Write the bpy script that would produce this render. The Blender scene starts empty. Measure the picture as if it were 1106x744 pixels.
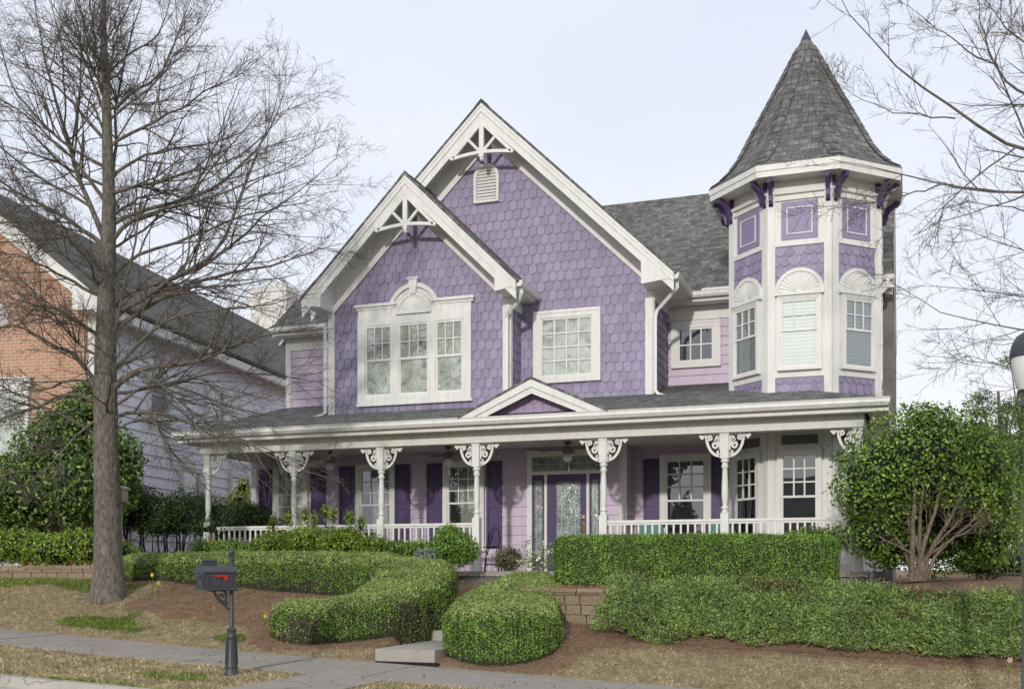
import bpy, bmesh, math, random
import numpy as np
from mathutils import Vector, Matrix
random.seed(7); rng = np.random.default_rng(11)
R = math.radians
COL = bpy.context.scene.collection
LIFT = 1.72                                   # everything is built with z=0 at eye level, then lifted so the street is about 0
# ------------------------------------------------------------ camera geometry (measured from vanishing points)
FPX, AX, XC, YH = 1188.0, R(19.78), 553.0, 615.0
sA, cA = math.sin(AX), math.cos(AX)
def at(px, py, Y):                            # pixel on the vertical plane at distance Y -> point
    t = (px-XC)/FPX; k = (t*cA-sA)/(cA+t*sA); X = k*Y
    return Vector((X, Y, (YH-py)*(-sA*X+cA*Y)/FPX))
def dp(px, py, d):                            # pixel at depth d
    r = (px-XC)/FPX*d
    return Vector((cA*r-sA*d, sA*r+cA*d, (YH-py)*d/FPX))
def ux(px, Y): return at(px, 0, Y).x
# ------------------------------------------------------------ materials
def newmat(name):
    m = bpy.data.materials.new(name); m.use_nodes = True
    nt = m.node_tree; b = nt.nodes['Principled BSDF']; return m, nt, b
def N(nt, t, **kw):
    n = nt.nodes.new(t)
    for k, v in kw.items(): setattr(n, k, v)
    return n
def L(nt, a, b): nt.links.new(a, b)
def ramp(nt, fac, stops):
    r = N(nt, 'ShaderNodeValToRGB'); e = r.color_ramp.elements
    while len(e) < len(stops): e.new(0.5)
    for i, (p, c) in enumerate(stops): e[i].position = p; e[i].color = (*c, 1)
    L(nt, fac, r.inputs[0]); return r.outputs[0]
def noise(nt, scale, detail=4, rough=.55, vec=None, dist=0):
    n = N(nt, 'ShaderNodeTexNoise'); n.inputs['Scale'].default_value = scale
    n.inputs['Detail'].default_value = detail; n.inputs['Roughness'].default_value = rough; n.inputs['Distortion'].default_value = dist
    if vec is None:
        g = N(nt, 'ShaderNodeNewGeometry'); vec = g.outputs['Position']
    L(nt, vec, n.inputs['Vector']); return n.outputs['Fac']
def mixc(nt, fac, a, b, mode='MIX'):
    m = N(nt, 'ShaderNodeMix', data_type='RGBA', blend_type=mode)
    for s, v in ((m.inputs[0], fac), (m.inputs[6], a), (m.inputs[7], b)):
        if isinstance(v, (int, float)): s.default_value = v
        elif isinstance(v, tuple): s.default_value = (*v, 1)
        else: L(nt, v, s)
    return m.outputs[2]
def bump(nt, b, h, strength=.3, dist=.01):
    n = N(nt, 'ShaderNodeBump'); n.inputs['Strength'].default_value = strength; n.inputs['Distance'].default_value = dist
    L(nt, h, n.inputs['Height']); L(nt, n.outputs[0], b.inputs['Normal'])
def sc(c, k): return tuple(max(0, x*k) for x in c)
def paint(name, c, rough=.55, var=.12, grime=.0, island=0, spec=.4):
    m, nt, b = newmat(name)
    col = ramp(nt, noise(nt, 1.7, 6), [(.25, sc(c, 1-var)), (.75, sc(c, 1+var*.6))])
    f = noise(nt, 35, 3); col = mixc(nt, .35, col, ramp(nt, f, [(.3, sc(c, .93)), (.7, sc(c, 1.05))]))
    if island:
        g = N(nt, 'ShaderNodeNewGeometry')
        v = ramp(nt, g.outputs['Random Per Island'], [(0, (1-island,)*3), (1, (1+island*.5,)*3)])
        col = mixc(nt, 1.0, col, v, 'MULTIPLY')
    if grime:
        mp = N(nt, 'ShaderNodeMapping'); g = N(nt, 'ShaderNodeNewGeometry'); L(nt, g.outputs['Position'], mp.inputs[0]); mp.inputs['Scale'].default_value = (9, 9, 1.3)
        gf = ramp(nt, noise(nt, 1, 6, .65, mp.outputs[0]), [(.45, (1, 1, 1)), (.8, (1-grime, 1-grime*1.05, 1-grime*1.15))])
        col = mixc(nt, 1.0, col, gf, 'MULTIPLY')
    L(nt, col, b.inputs['Base Color']); b.inputs['Roughness'].default_value = rough; b.inputs['Specular IOR Level'].default_value = spec
    bump(nt, b, noise(nt, 60, 3), .15, .003)
    return m
WHITE = paint('white paint', (.75, .745, .715), .55, .05, .17)
WHITE2 = paint('cream white paint', (.70, .69, .65), .55, .06, .16)
LILAC = paint('lilac shingle paint', (.315, .275, .40), .6, .07, .12, island=.15)
PINK = paint('pale pink siding paint', (.60, .50, .615), .6, .05, .10, island=.05)
PURPLE = paint('deep purple paint', (.078, .05, .135), .4, .08)
LILACP = paint('lilac panel paint', (.27, .225, .37), .5, .06)
GREYP = paint('grey taupe paint and wall shade', (.16, .145, .145), .7, .1)  # also carries the shadow tone of the wall strip beside the turret
CEIL = paint('porch ceiling paint', (.62, .61, .61), .6, .06)
LAV = paint('pale lavender blue siding', (.86, .885, .95), .6, .03, .06, island=.03)
IRON = paint('slate grey cast metal', (.042, .047, .055), .42, .2, spec=.5)
BLACK = paint('black metal', (.012, .012, .013), .45, .2)
RED = paint('red enamel', (.42, .02, .02), .35, .1)
TEAL = paint('teal cushion fabric', (.12, .26, .24), .9, .08)
BRASS = paint('brass', (.45, .36, .2), .3, .1); BRASS.node_tree.nodes['Principled BSDF'].inputs['Metallic'].default_value = .9
BRONZE = paint('dull bronze metal', (.16, .15, .13), .4, .15)
WOODF = paint('weathered pale wood', (.36, .33, .28), .8, .2, .3)
CARAME = paint('lead came', (.5, .51, .52), .4, .1)
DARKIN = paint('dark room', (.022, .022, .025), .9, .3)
POLEM = paint('blue grey lamp pole', (.10, .12, .15), .45, .12)
def globe_mat():
    m, nt, b = newmat('frosted lamp globe'); b.inputs['Base Color'].default_value = (.72, .72, .70, 1); b.inputs['Roughness'].default_value = .25
    b.inputs['Subsurface Weight'].default_value = .0; return m
GLOBE = globe_mat()
def curtain_mat(name, c1, c2):
    m, nt, b = newmat(name)
    w = N(nt, 'ShaderNodeTexWave'); w.inputs['Scale'].default_value = 2.2; w.inputs['Distortion'].default_value = 3.5; w.inputs['Detail'].default_value = 2
    g = N(nt, 'ShaderNodeNewGeometry'); mp = N(nt, 'ShaderNodeMapping'); mp.inputs['Scale'].default_value = (3, 3, .5)
    L(nt, g.outputs['Position'], mp.inputs[0]); L(nt, mp.outputs[0], w.inputs['Vector'])
    cc = mixc(nt, .6, ramp(nt, w.outputs['Fac'], [(.1, c1), (.9, c2)]), ramp(nt, noise(nt, 3.2, 8, .7, None, 1.2), [(.35, sc(c1, .5)), (.5, c2), (.7, sc(c2, 1.35))])); L(nt, cc, b.inputs['Base Color']); b.inputs['Roughness'].default_value = .9  # noise blotches stand in for tree reflections, put into the cloth colour
    bump(nt, b, w.outputs['Fac'], .25, .01); return m
CURT = curtain_mat('sheer curtain with painted reflections', (.40, .40, .36), (.66, .66, .60))
CURTD = curtain_mat('drawn drapes with painted reflections', (.17, .17, .15), (.33, .33, .29))
def blind_mat():
    m, nt, b = newmat('white window blind')
    g = N(nt, 'ShaderNodeNewGeometry'); s = N(nt, 'ShaderNodeSeparateXYZ'); L(nt, g.outputs['Position'], s.inputs[0])
    mu = N(nt, 'ShaderNodeMath', operation='MULTIPLY'); mu.inputs[1].default_value = 15.0; L(nt, s.outputs['Z'], mu.inputs[0])
    fr = N(nt, 'ShaderNodeMath', operation='FRACT'); L(nt, mu.outputs[0], fr.inputs[0])
    L(nt, ramp(nt, fr.outputs[0], [(0, (.58, .58, .56)), (.3, (.88, .88, .86)), (1, (.9, .9, .88))]), b.inputs['Base Color'])
    bump(nt, b, fr.outputs[0], .6, .01); return m
BLIND = blind_mat()
def glass_mat(name, fac, tint=(.9, .95, .93)):
    m, nt, b = newmat(name); nt.nodes.remove(b); out = nt.nodes['Material Output']
    tr = N(nt, 'ShaderNodeBsdfTransparent'); tr.inputs[0].default_value = (*tint, 1)
    gl = N(nt, 'ShaderNodeBsdfGlossy'); gl.inputs['Roughness'].default_value = .015; gl.inputs[0].default_value = (.95, .97, 1, 1)
    bp = N(nt, 'ShaderNodeBump'); bp.inputs['Strength'].default_value = .06; bp.inputs['Distance'].default_value = .02
    L(nt, noise(nt, 2.2, 1), bp.inputs['Height']); L(nt, bp.outputs[0], gl.inputs['Normal'])
    fr = N(nt, 'ShaderNodeFresnel'); fr.inputs[0].default_value = 1.5
    ad = N(nt, 'ShaderNodeMath', operation='ADD', use_clamp=True); ad.inputs[1].default_value = fac; L(nt, fr.outputs[0], ad.inputs[0])
    mx = N(nt, 'ShaderNodeMixShader'); L(nt, ad.outputs[0], mx.inputs[0]); L(nt, tr.outputs[0], mx.inputs[1]); L(nt, gl.outputs[0], mx.inputs[2])
    L(nt, mx.outputs[0], out.inputs[0]); return m
GLASS = glass_mat('window glass', .13)
def etched():
    m, nt, b = newmat('etched leaded glass')
    v = N(nt, 'ShaderNodeTexVoronoi'); v.inputs['Scale'].default_value = 45; g = N(nt, 'ShaderNodeNewGeometry'); L(nt, g.outputs['Position'], v.inputs['Vector'])
    L(nt, ramp(nt, noise(nt, 7, 5), [(.3, (.10, .13, .12)), (.55, (.22, .27, .25)), (.75, (.40, .45, .42))]), b.inputs['Base Color'])
    b.inputs['Roughness'].default_value = .12; bump(nt, b, v.outputs['Distance'], .5, .01); return m
ETCH = etched()
def uvnode(nt):
    return N(nt, 'ShaderNodeUVMap', uv_map='UVMap').outputs[0]
def roofmat(name, base=.15, tint=(1, 1.0, .975)):
    m, nt, b = newmat(name); uv = uvnode(nt)
    def brick(w, h, off, seedshift):
        mp = N(nt, 'ShaderNodeMapping'); L(nt, uv, mp.inputs[0]); mp.inputs['Location'].default_value = (seedshift, 0, 0)
        t = N(nt, 'ShaderNodeTexBrick'); L(nt, mp.outputs[0], t.inputs[0]); t.offset = off; t.offset_frequency = 2; t.squash_frequency = 3; t.squash = .7
        t.inputs['Scale'].default_value = 1; t.inputs['Brick Width'].default_value = w; t.inputs['Row Height'].default_value = h
        t.inputs['Mortar Size'].default_value = .0045; t.inputs['Mortar Smooth'].default_value = .15; t.inputs['Bias'].default_value = 0
        t.inputs['Color1'].default_value = (0, 0, 0, 1); t.inputs['Color2'].default_value = (1, 1, 1, 1); t.inputs['Mortar'].default_value = (.0, .0, .0, 1); return t
    t1 = brick(.21, .125, .37, 0.0); t2 = brick(.13, .125, .61, 3.3)
    k = mixc(nt, .42, t1.outputs[0], t2.outputs[0])
    c = lambda v: tuple(v*x for x in tint)
    col = ramp(nt, k, [(0, c(base*.28)), (.3, c(base*.62)), (.6, c(base*1.15)), (1, c(base*1.9))])
    col = mixc(nt, .4, col, ramp(nt, noise(nt, 70, 2), [(.35, c(base*.5)), (.65, c(base*1.6))]))
    big = ramp(nt, noise(nt, .9, 5), [(.3, (.82, .82, .82)), (.7, (1.15, 1.15, 1.12))]); col = mixc(nt, 1, col, big, 'MULTIPLY')
    col = mixc(nt, t1.outputs['Fac'], col, c(base*.25))
    L(nt, col, b.inputs['Base Color']); b.inputs['Roughness'].default_value = .92; b.inputs['Specular IOR Level'].default_value = .2
    s = N(nt, 'ShaderNodeMath', operation='MULTIPLY'); s.inputs[1].default_value = 1; L(nt, k, s.inputs[0])
    bump(nt, b, s.outputs[0], .8, .012); return m
ROOF = roofmat('grey asphalt shingles')
ROOF2 = roofmat('dark asphalt shingles', .12, (1, .97, .92))
def brickmat(name, w, h, c1, c2, mort, ms=.008, bs=.6):
    m, nt, b = newmat(name); uv = uvnode(nt)
    t = N(nt, 'ShaderNodeTexBrick'); L(nt, uv, t.inputs[0]); t.inputs['Scale'].default_value = 1; t.inputs['Brick Width'].default_value = w; t.inputs['Row Height'].default_value = h
    t.inputs['Mortar Size'].default_value = ms; t.inputs['Mortar Smooth'].default_value = .2; t.inputs['Bias'].default_value = -.1
    t.inputs['Color1'].default_value = (*c1, 1); t.inputs['Color2'].default_value = (*c2, 1); t.inputs['Mortar'].default_value = (*mort, 1)
    col = mixc(nt, .5, t.outputs[0], ramp(nt, noise(nt, 14, 5), [(.3, sc(c1, .6)), (.7, sc(c2, 1.3))]), 'MIX')
    col = mixc(nt, t.outputs['Fac'], col, mort)
    L(nt, col, b.inputs['Base Color']); b.inputs['Roughness'].default_value = .9
    iv = N(nt, 'ShaderNodeMath', operation='SUBTRACT'); iv.inputs[0].default_value = 1; L(nt, t.outputs['Fac'], iv.inputs[1])
    ad = N(nt, 'ShaderNodeMath', operation='MULTIPLY_ADD'); L(nt, noise(nt, 40, 4), ad.inputs[0]); ad.inputs[1].default_value = .4; L(nt, iv.outputs[0], ad.inputs[2])
    bump(nt, b, ad.outputs[0], bs, .015); return m
BRICK = brickmat('orange red brick', .22, .075, (.56, .31, .19), (.44, .22, .125), (.55, .50, .42))
def stone():
    m, nt, b = newmat('tan split block')
    g = N(nt, 'ShaderNodeNewGeometry'); v = ramp(nt, g.outputs['Random Per Island'], [(0, (.20, .145, .10)), (.5, (.29, .215, .145)), (1, (.36, .28, .19))])
    col = mixc(nt, .45, v, ramp(nt, noise(nt, 22, 6, .7), [(.3, (.14, .10, .07)), (.7, (.42, .33, .23))]))
    L(nt, col, b.inputs['Base Color']); b.inputs['Roughness'].default_value = .95; bump(nt, b, noise(nt, 30, 6, .7), .9, .03); return m
STONE = stone()
def concrete(name, base, tint=(1, .96, .90)):
    m, nt, b = newmat(name); c = lambda v: tuple(v*x for x in tint)
    col = ramp(nt, noise(nt, 1.3, 8, .65), [(.3, c(base*.72)), (.7, c(base*1.15))])
    col = mixc(nt, .45, col, ramp(nt, noise(nt, 90, 3), [(.3, c(base*.6)), (.7, c(base*1.3))]))
    col = mixc(nt, ramp(nt, noise(nt, 5, 6, .7, dist=1.5), [(.58, (0, 0, 0)), (.66, (.55, .55, .55))]), col, c(base*.5))
    v = N(nt, 'ShaderNodeTexVoronoi', feature='DISTANCE_TO_EDGE'); v.inputs['Scale'].default_value = .33; g = N(nt, 'ShaderNodeNewGeometry'); mv = N(nt, 'ShaderNodeVectorMath', operation='ADD')
    nn = N(nt, 'ShaderNodeTexNoise'); nn.inputs['Scale'].default_value = 2.5; L(nt, g.outputs['Position'], nn.inputs['Vector']); L(nt, g.outputs['Position'], mv.inputs[0]); L(nt, nn.outputs['Color'], mv.inputs[1]); L(nt, mv.outputs[0], v.inputs['Vector'])
    col = mixc(nt, ramp(nt, v.outputs['Distance'], [(.0, (.75, .75, .75)), (.006, (0, 0, 0))]), col, c(base*.25))
    L(nt, col, b.inputs['Base Color']); b.inputs['Roughness'].default_value = .93; bump(nt, b, noise(nt, 120, 4), .5, .004); return m
CONC = concrete('weathered concrete', .31, (1, .905, .79)); CONC2 = concrete('kerb concrete', .42, (1, .92, .82)); ASPH = concrete('street asphalt', .10, (1, 1, 1)); STEPM = concrete('step concrete', .38, (1, .93, .83))
def leafmat(name, dark, mid, light, rough=.45, spec=.4, trans=.25):
    m, nt, b = newmat(name); g = N(nt, 'ShaderNodeNewGeometry')
    col = ramp(nt, g.outputs['Random Per Island'], [(0, dark), (.45, mid), (.85, light), (1, sc(light, 1.35))])
    big = ramp(nt, noise(nt, 2.3, 4), [(.3, (.7, .7, .7)), (.7, (1.2, 1.2, 1.15))]); col = mixc(nt, 1, col, big, 'MULTIPLY'); col = mixc(nt, 1, col, ramp(nt, noise(nt, 9, 5, .6), [(.33, (.62, .62, .62)), (.62, (1.22, 1.22, 1.18))]), 'MULTIPLY')
    L(nt, col, b.inputs['Base Color']); b.inputs['Roughness'].default_value = rough; b.inputs['Specular IOR Level'].default_value = spec
    if trans:
        out = nt.nodes['Material Output']; t = N(nt, 'ShaderNodeBsdfTranslucent'); L(nt, col, t.inputs[0])
        mx = N(nt, 'ShaderNodeMixShader'); mx.inputs[0].default_value = trans; L(nt, b.outputs[0], mx.inputs[1]); L(nt, t.outputs[0], mx.inputs[2]); L(nt, mx.outputs[0], out.inputs[0])
    return m
HEDGE_TOP = leafmat('hedge new growth with painted top light', (0.114, 0.172, 0.048), (0.281, 0.368, 0.106), (0.447, 0.544, 0.184))  # tops paler: new growth, plus light from above put into the colour
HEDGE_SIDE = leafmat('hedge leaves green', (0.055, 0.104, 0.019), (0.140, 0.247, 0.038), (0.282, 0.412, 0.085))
HEDGE_DRY = leafmat('hedge bare twigs', (0.082, 0.072, 0.052), (0.184, 0.154, 0.112), (0.286, 0.245, 0.174), .8, .2)
HEDGE_B = leafmat('bright hedge leaves', (0.062, 0.134, 0.024), (0.156, 0.288, 0.045), (0.290, 0.461, 0.090))
CAMEL = leafmat('glossy dark leaves', (0.034, 0.080, 0.017), (0.102, 0.195, 0.029), (0.260, 0.389, 0.062), .42, .35, .15)
MAGN = leafmat('glossy evergreen leaves', (0.026, 0.059, 0.015), (0.075, 0.150, 0.027), (0.238, 0.367, 0.083), .40, .4, .12)
DARKH = leafmat('dark hedge leaves', (0.015, 0.039, 0.009), (0.043, 0.088, 0.019), (0.096, 0.166, 0.039), .4, .4, .1)
YELG = leafmat('yellow green leaves', (0.081, 0.145, 0.020), (0.211, 0.326, 0.043), (0.387, 0.513, 0.077), .4, .4, .3)
JUNI = leafmat('blue green juniper sprigs', (0.078, 0.133, 0.036), (0.195, 0.294, 0.089), (0.359, 0.467, 0.152), .7, .2, .1)
JUNIL = leafmat('pale juniper tips', (0.107, 0.163, 0.056), (0.193, 0.275, 0.113), (0.290, 0.388, 0.177), .7, .2, .1)
JUNID = leafmat('brown juniper stems', (.05, .035, .02), (.11, .075, .05), (.17, .12, .08), .9, .1, 0)
PINEM = leafmat('pine needles', (0.042, 0.077, 0.025), (0.105, 0.168, 0.049), (0.210, 0.280, 0.091), .7, .2, .1)
STRAW = leafmat('dry grass blades', (0.291, 0.224, 0.121), (0.521, 0.417, 0.240), (0.768, 0.650, 0.414), .85, .1, .1)
GRASS = leafmat('green grass blades', (.07, .12, .012), (.14, .24, .02), (.24, .36, .04), .6, .3, .25)
PSTRAW = leafmat('pine straw needles', (0.244, 0.143, 0.081), (0.430, 0.270, 0.157), (0.680, 0.486, 0.300), .85, .1, 0)
FLW = leafmat('white petals', (.6, .58, .5), (.7, .68, .6), (.8, .78, .7)); FLY = leafmat('yellow petals', (.55, .42, .03), (.7, .58, .06), (.8, .7, .15))
FLR = leafmat('red petals', (.4, .04, .02), (.6, .07, .03), (.7, .15, .06)); FLP = leafmat('pink petals', (.6, .3, .35), (.75, .4, .45), (.8, .5, .5))
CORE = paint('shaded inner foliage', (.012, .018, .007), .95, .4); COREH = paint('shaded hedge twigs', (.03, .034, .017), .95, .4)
def barkmat(name, c1, c2, zs=5.0):
    m, nt, b = newmat(name); g = N(nt, 'ShaderNodeNewGeometry'); mp = N(nt, 'ShaderNodeMapping'); mp.inputs['Scale'].default_value = (14, 14, zs); L(nt, g.outputs['Position'], mp.inputs[0])
    f = noise(nt, 1.6, 8, .65, mp.outputs[0], .4)
    L(nt, ramp(nt, f, [(.32, c1), (.68, c2)]), b.inputs['Base Color']); b.inputs['Roughness'].default_value = .95; b.inputs['Specular IOR Level'].default_value = .15
    bump(nt, b, f, 1.0, .05); return m
BARK = barkmat('grey brown bark', (.075, .066, .055), (.27, .24, .20)); BARKT = barkmat('twig bark', (.11, .097, .082), (.215, .19, .16)); BARKP = barkmat('pale shrub bark', (.13, .10, .075), (.34, .28, .22)); BARKD = barkmat('dark stem bark', (.018, .014, .011), (.06, .045, .035))
def groundmat():
    m, nt, b = newmat('dry lawn and pine straw')
    am = N(nt, 'ShaderNodeAttribute', attribute_name='mulch'); ag = N(nt, 'ShaderNodeAttribute', attribute_name='green')
    f1 = noise(nt, 3.5, 8, .7); f2 = noise(nt, 45, 5, .7)
    lawn = ramp(nt, f1, [(.3, (.20, .16, .10)), (.5, (.33, .27, .17)), (.72, (.45, .38, .25))])
    lawn = mixc(nt, 1, lawn, ramp(nt, noise(nt, 9, 6, .7), [(.35, (.72, .70, .66)), (.65, (1.28, 1.26, 1.22))]), 'MULTIPLY'); lawn = mixc(nt, .5, lawn, ramp(nt, f2, [(.32, (.12, .095, .06)), (.52, (.32, .26, .16)), (.72, (.58, .50, .34))]))
    green = ramp(nt, f2, [(.3, (.04, .07, .01)), (.7, (.15, .23, .03))])
    mul = mixc(nt, .6, ramp(nt, f1, [(.3, (.17, .11, .075)), (.7, (.36, .25, .17))]), ramp(nt, f2, [(.3, (.10, .065, .042)), (.7, (.46, .32, .21))]))
    def fray(a, amp):
        f3 = noise(nt, 11, 6, .75); x1 = N(nt, 'ShaderNodeMath', operation='MULTIPLY_ADD'); L(nt, f3, x1.inputs[0]); x1.inputs[1].default_value = amp; L(nt, a, x1.inputs[2])
        return ramp(nt, x1.outputs[0], [(.5+amp*.5-.12, (0, 0, 0)), (min(.99, .5+amp*.5+.12), (1, 1, 1))])
    col = mixc(nt, fray(ag.outputs['Fac'], .6), lawn, green); col = mixc(nt, fray(am.outputs['Fac'], .6), col, mul)
    L(nt, col, b.inputs['Base Color']); b.inputs['Roughness'].default_value = 1; b.inputs['Specular IOR Level'].default_value = .05
    bump(nt, b, f2, .9, .03); return m
GROUND = groundmat()
# ------------------------------------------------------------ object helpers
BASE = {}
def reg(o, base):
    BASE[o.name] = Vector(base); return o
def place(o, base, parent):
    if parent is None: o.location = base
    else:
        o.parent = parent; o.location = Vector(base)-BASE[parent.name]
    COL.objects.link(o); return reg(o, base)
def tag(o, label=None, cat=None, group=None, kind=None):
    if label: o['label'] = label
    if cat: o['category'] = cat
    if group: o['group'] = group
    if kind: o['kind'] = kind
    return o
def thing(name, base, label, cat, group=None):
    o = bpy.data.objects.new(name, None); o.empty_display_size = .2
    place(o, base, None); return tag(o, label, cat, group)
class Frame:
    def __init__(s, O, ang=0):        # ang: rotation of the facade about z; 0 = faces the street (-y)
        s.O = Vector(O); a = R(ang); s.U = Vector((math.cos(a), math.sin(a), 0)); s.Nn = Vector((math.sin(a), -math.cos(a), 0)); s.Z = Vector((0, 0, 1))
    def p(s, u, z, n=0): return s.O+s.U*u+s.Z*z+s.Nn*n
class MB:
    def __init__(s): s.v = []; s.f = []; s.m = []
    def add(s, vs, fs, mi=0):
        o = len(s.v); s.v += [tuple(v) for v in vs]; s.f += [tuple(i+o for i in f) for f in fs]; s.m += [mi]*len(fs); return s
    def hexa(s, c, mi=0): return s.add(c, [(0, 3, 2, 1), (4, 5, 6, 7), (0, 1, 5, 4), (1, 2, 6, 5), (2, 3, 7, 6), (3, 0, 4, 7)], mi)
    def box(s, x0, x1, y0, y1, z0, z1, mi=0):
        return s.hexa([(x0, y0, z0), (x1, y0, z0), (x1, y1, z0), (x0, y1, z0), (x0, y0, z1), (x1, y0, z1), (x1, y1, z1), (x0, y1, z1)], mi)
    def fbox(s, F, u0, u1, z0, z1, n0, n1, mi=0):
        return s.hexa([F.p(u0, z0, n1), F.p(u1, z0, n1), F.p(u1, z0, n0), F.p(u0, z0, n0), F.p(u0, z1, n1), F.p(u1, z1, n1), F.p(u1, z1, n0), F.p(u0, z1, n0)], mi)
    def fprism(s, F, poly, n0, n1, mi=0):
        k = len(poly); vs = [F.p(u, z, n1) for u, z in poly]+[F.p(u, z, n0) for u, z in poly]
        fs = [tuple(range(k)), tuple(range(2*k-1, k-1, -1))]+[(i, i+k, (i+1) % k+k, (i+1) % k) for i in range(k)]
        return s.add(vs, fs, mi)
    def ribbon(s, F, pts, w, n0, n1, mi=0, closed=False):      # flat bar following a 2d polyline
        k = len(pts); l = []; r = []
        for i, (x, y) in enumerate(pts):
            a = pts[(i-1) % k] if (i or closed) else pts[0]; b = pts[(i+1) % k] if (i < k-1 or closed) else pts[-1]
            dx, dy = b[0]-a[0], b[1]-a[1]; q = math.hypot(dx, dy) or 1; ww = w[i] if isinstance(w, list) else w
            nx, ny = -dy/q*ww/2, dx/q*ww/2; l.append((x+nx, y+ny)); r.append((x-nx, y-ny))
        vs = []
        for (a, b) in zip(l, r): vs += [F.p(*a, n1), F.p(*b, n1), F.p(*b, n0), F.p(*a, n0)]
        fs = []; m = k if closed else k-1
        for i in range(m):
            j = (i+1) % k
            for e in range(4): fs.append((4*i+e, 4*i+(e+1) % 4, 4*j+(e+1) % 4, 4*j+e))
        if not closed: fs += [(0, 3, 2, 1), (4*k-4, 4*k-3, 4*k-2, 4*k-1)]
        return s.add(vs, fs, mi)
    def beam(s, a, b, w, h, mi=0, up=(0, 0, 1)):             # bar between two points
        a, b = Vector(a), Vector(b); t = (b-a).normalized(); u = t.cross(Vector(up)).normalized(); v = u.cross(t)
        c = [p+u*i*w/2+v*j*h/2 for p in (a, b) for i, j in ((-1, -1), (1, -1), (1, 1), (-1, 1))]
        return s.hexa(c, mi)
    def tube(s, pts, rad, n=8, mi=0, cap=True):
        P = [Vector(p) for p in pts]; k = len(P); rad = rad if isinstance(rad, (list, tuple)) else [rad]*k; vs = []; fs = []
        ref = None
        for i, p in enumerate(P):
            t = (P[min(i+1, k-1)]-P[max(i-1, 0)]).normalized()
            if ref is None: ref = t.orthogonal().normalized()
            ref = (ref-t*ref.dot(t)).normalized(); b = t.cross(ref)
            for j in range(n):
                a = 2*math.pi*j/n; vs.append(p+(ref*math.cos(a)+b*math.sin(a))*rad[i])
        for i in range(k-1):
            for j in range(n): fs.append((i*n+j, i*n+(j+1) % n, (i+1)*n+(j+1) % n, (i+1)*n+j))
        if cap: fs += [tuple(range(n-1, -1, -1)), tuple(range((k-1)*n, k*n))]
        return s.add(vs, fs, mi)
    def lathe(s, c, prof, n=16, mi=0, rot=0, cap=True):       # prof: [(r,z)]
        cx, cy, cz = c; vs = []; fs = []
        for r, z in prof:
            for j in range(n):
                a = 2*math.pi*j/n+rot; vs.append((cx+r*math.cos(a), cy+r*math.sin(a), cz+z))
        for i in range(len(prof)-1):
            for j in range(n): fs.append((i*n+j, i*n+(j+1) % n, (i+1)*n+(j+1) % n, (i+1)*n+j))
        if cap: fs += [tuple(range(n-1, -1, -1)), tuple(range((len(prof)-1)*n, len(prof)*n))]
        return s.add(vs, fs, mi)
    def build(s, name, mats, parent=None, base=None, smooth=False, recalc=True):
        if not isinstance(mats, (list, tuple)): mats = [mats]
        if base is None:
            base = BASE[parent.name] if parent is not None else (sum(v[0] for v in s.v)/len(s.v), sum(v[1] for v in s.v)/len(s.v), min(v[2] for v in s.v))
        b = Vector(base); me = bpy.data.meshes.new(name)
        me.from_pydata([(v[0]-b.x, v[1]-b.y, v[2]-b.z) for v in s.v], [], s.f)
        for m in mats: me.materials.append(m)
        me.polygons.foreach_set('material_index', s.m)
        if recalc:
            bm = bmesh.new(); bm.from_mesh(me); bmesh.ops.recalc_face_normals(bm, faces=bm.faces); bm.to_mesh(me); bm.free()
        if smooth:
            me.polygons.foreach_set('use_smooth', [True]*len(me.polygons))
        autouv(me, b); o = bpy.data.objects.new(name, me); place(o, base, parent)
        if smooth:
            try: me.set_sharp_from_angle(angle=R(40))
            except Exception: pass
        return o
def autouv(me, b):
    uv = me.uv_layers.new(name='UVMap'); Z = Vector((0, 0, 1))
    for p in me.polygons:
        n = p.normal; u = Z.cross(n)
        u = Vector((1, 0, 0)) if u.length < .02 else u.normalized(); v = n.cross(u)
        for li in p.loop_indices:
            c = me.vertices[me.loops[li].vertex_index].co+b; uv.data[li].uv = (c.dot(u), c.dot(v))
class NB:                                   # numpy mesh builder for foliage, twigs, terrain
    def __init__(s): s.V = []; s.F = []; s.M = []; s.n = 0
    def add(s, v, f, mi=0):
        v = np.asarray(v, float).reshape(-1, 3); f = np.asarray(f, int)
        s.V.append(v); s.F.append(f+s.n); s.M.append(np.full(len(f), mi)); s.n += len(v)
    def build(s, name, mats, parent=None, base=None, smooth=False):
        if not isinstance(mats, (list, tuple)): mats = [mats]
        V = np.concatenate(s.V)
        if base is None: base = BASE[parent.name] if parent is not None else (V[:, 0].mean(), V[:, 1].mean(), V[:, 2].min())
        V = V-np.array(tuple(base)); me = bpy.data.meshes.new(name)
        me.vertices.add(len(V)); me.vertices.foreach_set('co', V.ravel())
        cnt = np.concatenate([np.full(len(f), f.shape[1]) for f in s.F]); idx = np.concatenate([f.ravel() for f in s.F])
        me.loops.add(len(idx)); me.loops.foreach_set('vertex_index', idx)
        me.polygons.add(len(cnt)); me.polygons.foreach_set('loop_start', np.concatenate([[0], np.cumsum(cnt)[:-1]]))
        me.polygons.foreach_set('loop_total', cnt); me.polygons.foreach_set('material_index', np.concatenate(s.M))
        if smooth: me.polygons.foreach_set('use_smooth', np.ones(len(cnt), bool))
        for m in mats: me.materials.append(m)
        me.update(); me.validate(); o = bpy.data.objects.new(name, me); return place(o, base, parent)
def unit(a): return a/np.maximum(np.linalg.norm(a, axis=-1, keepdims=True), 1e-9)
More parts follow.
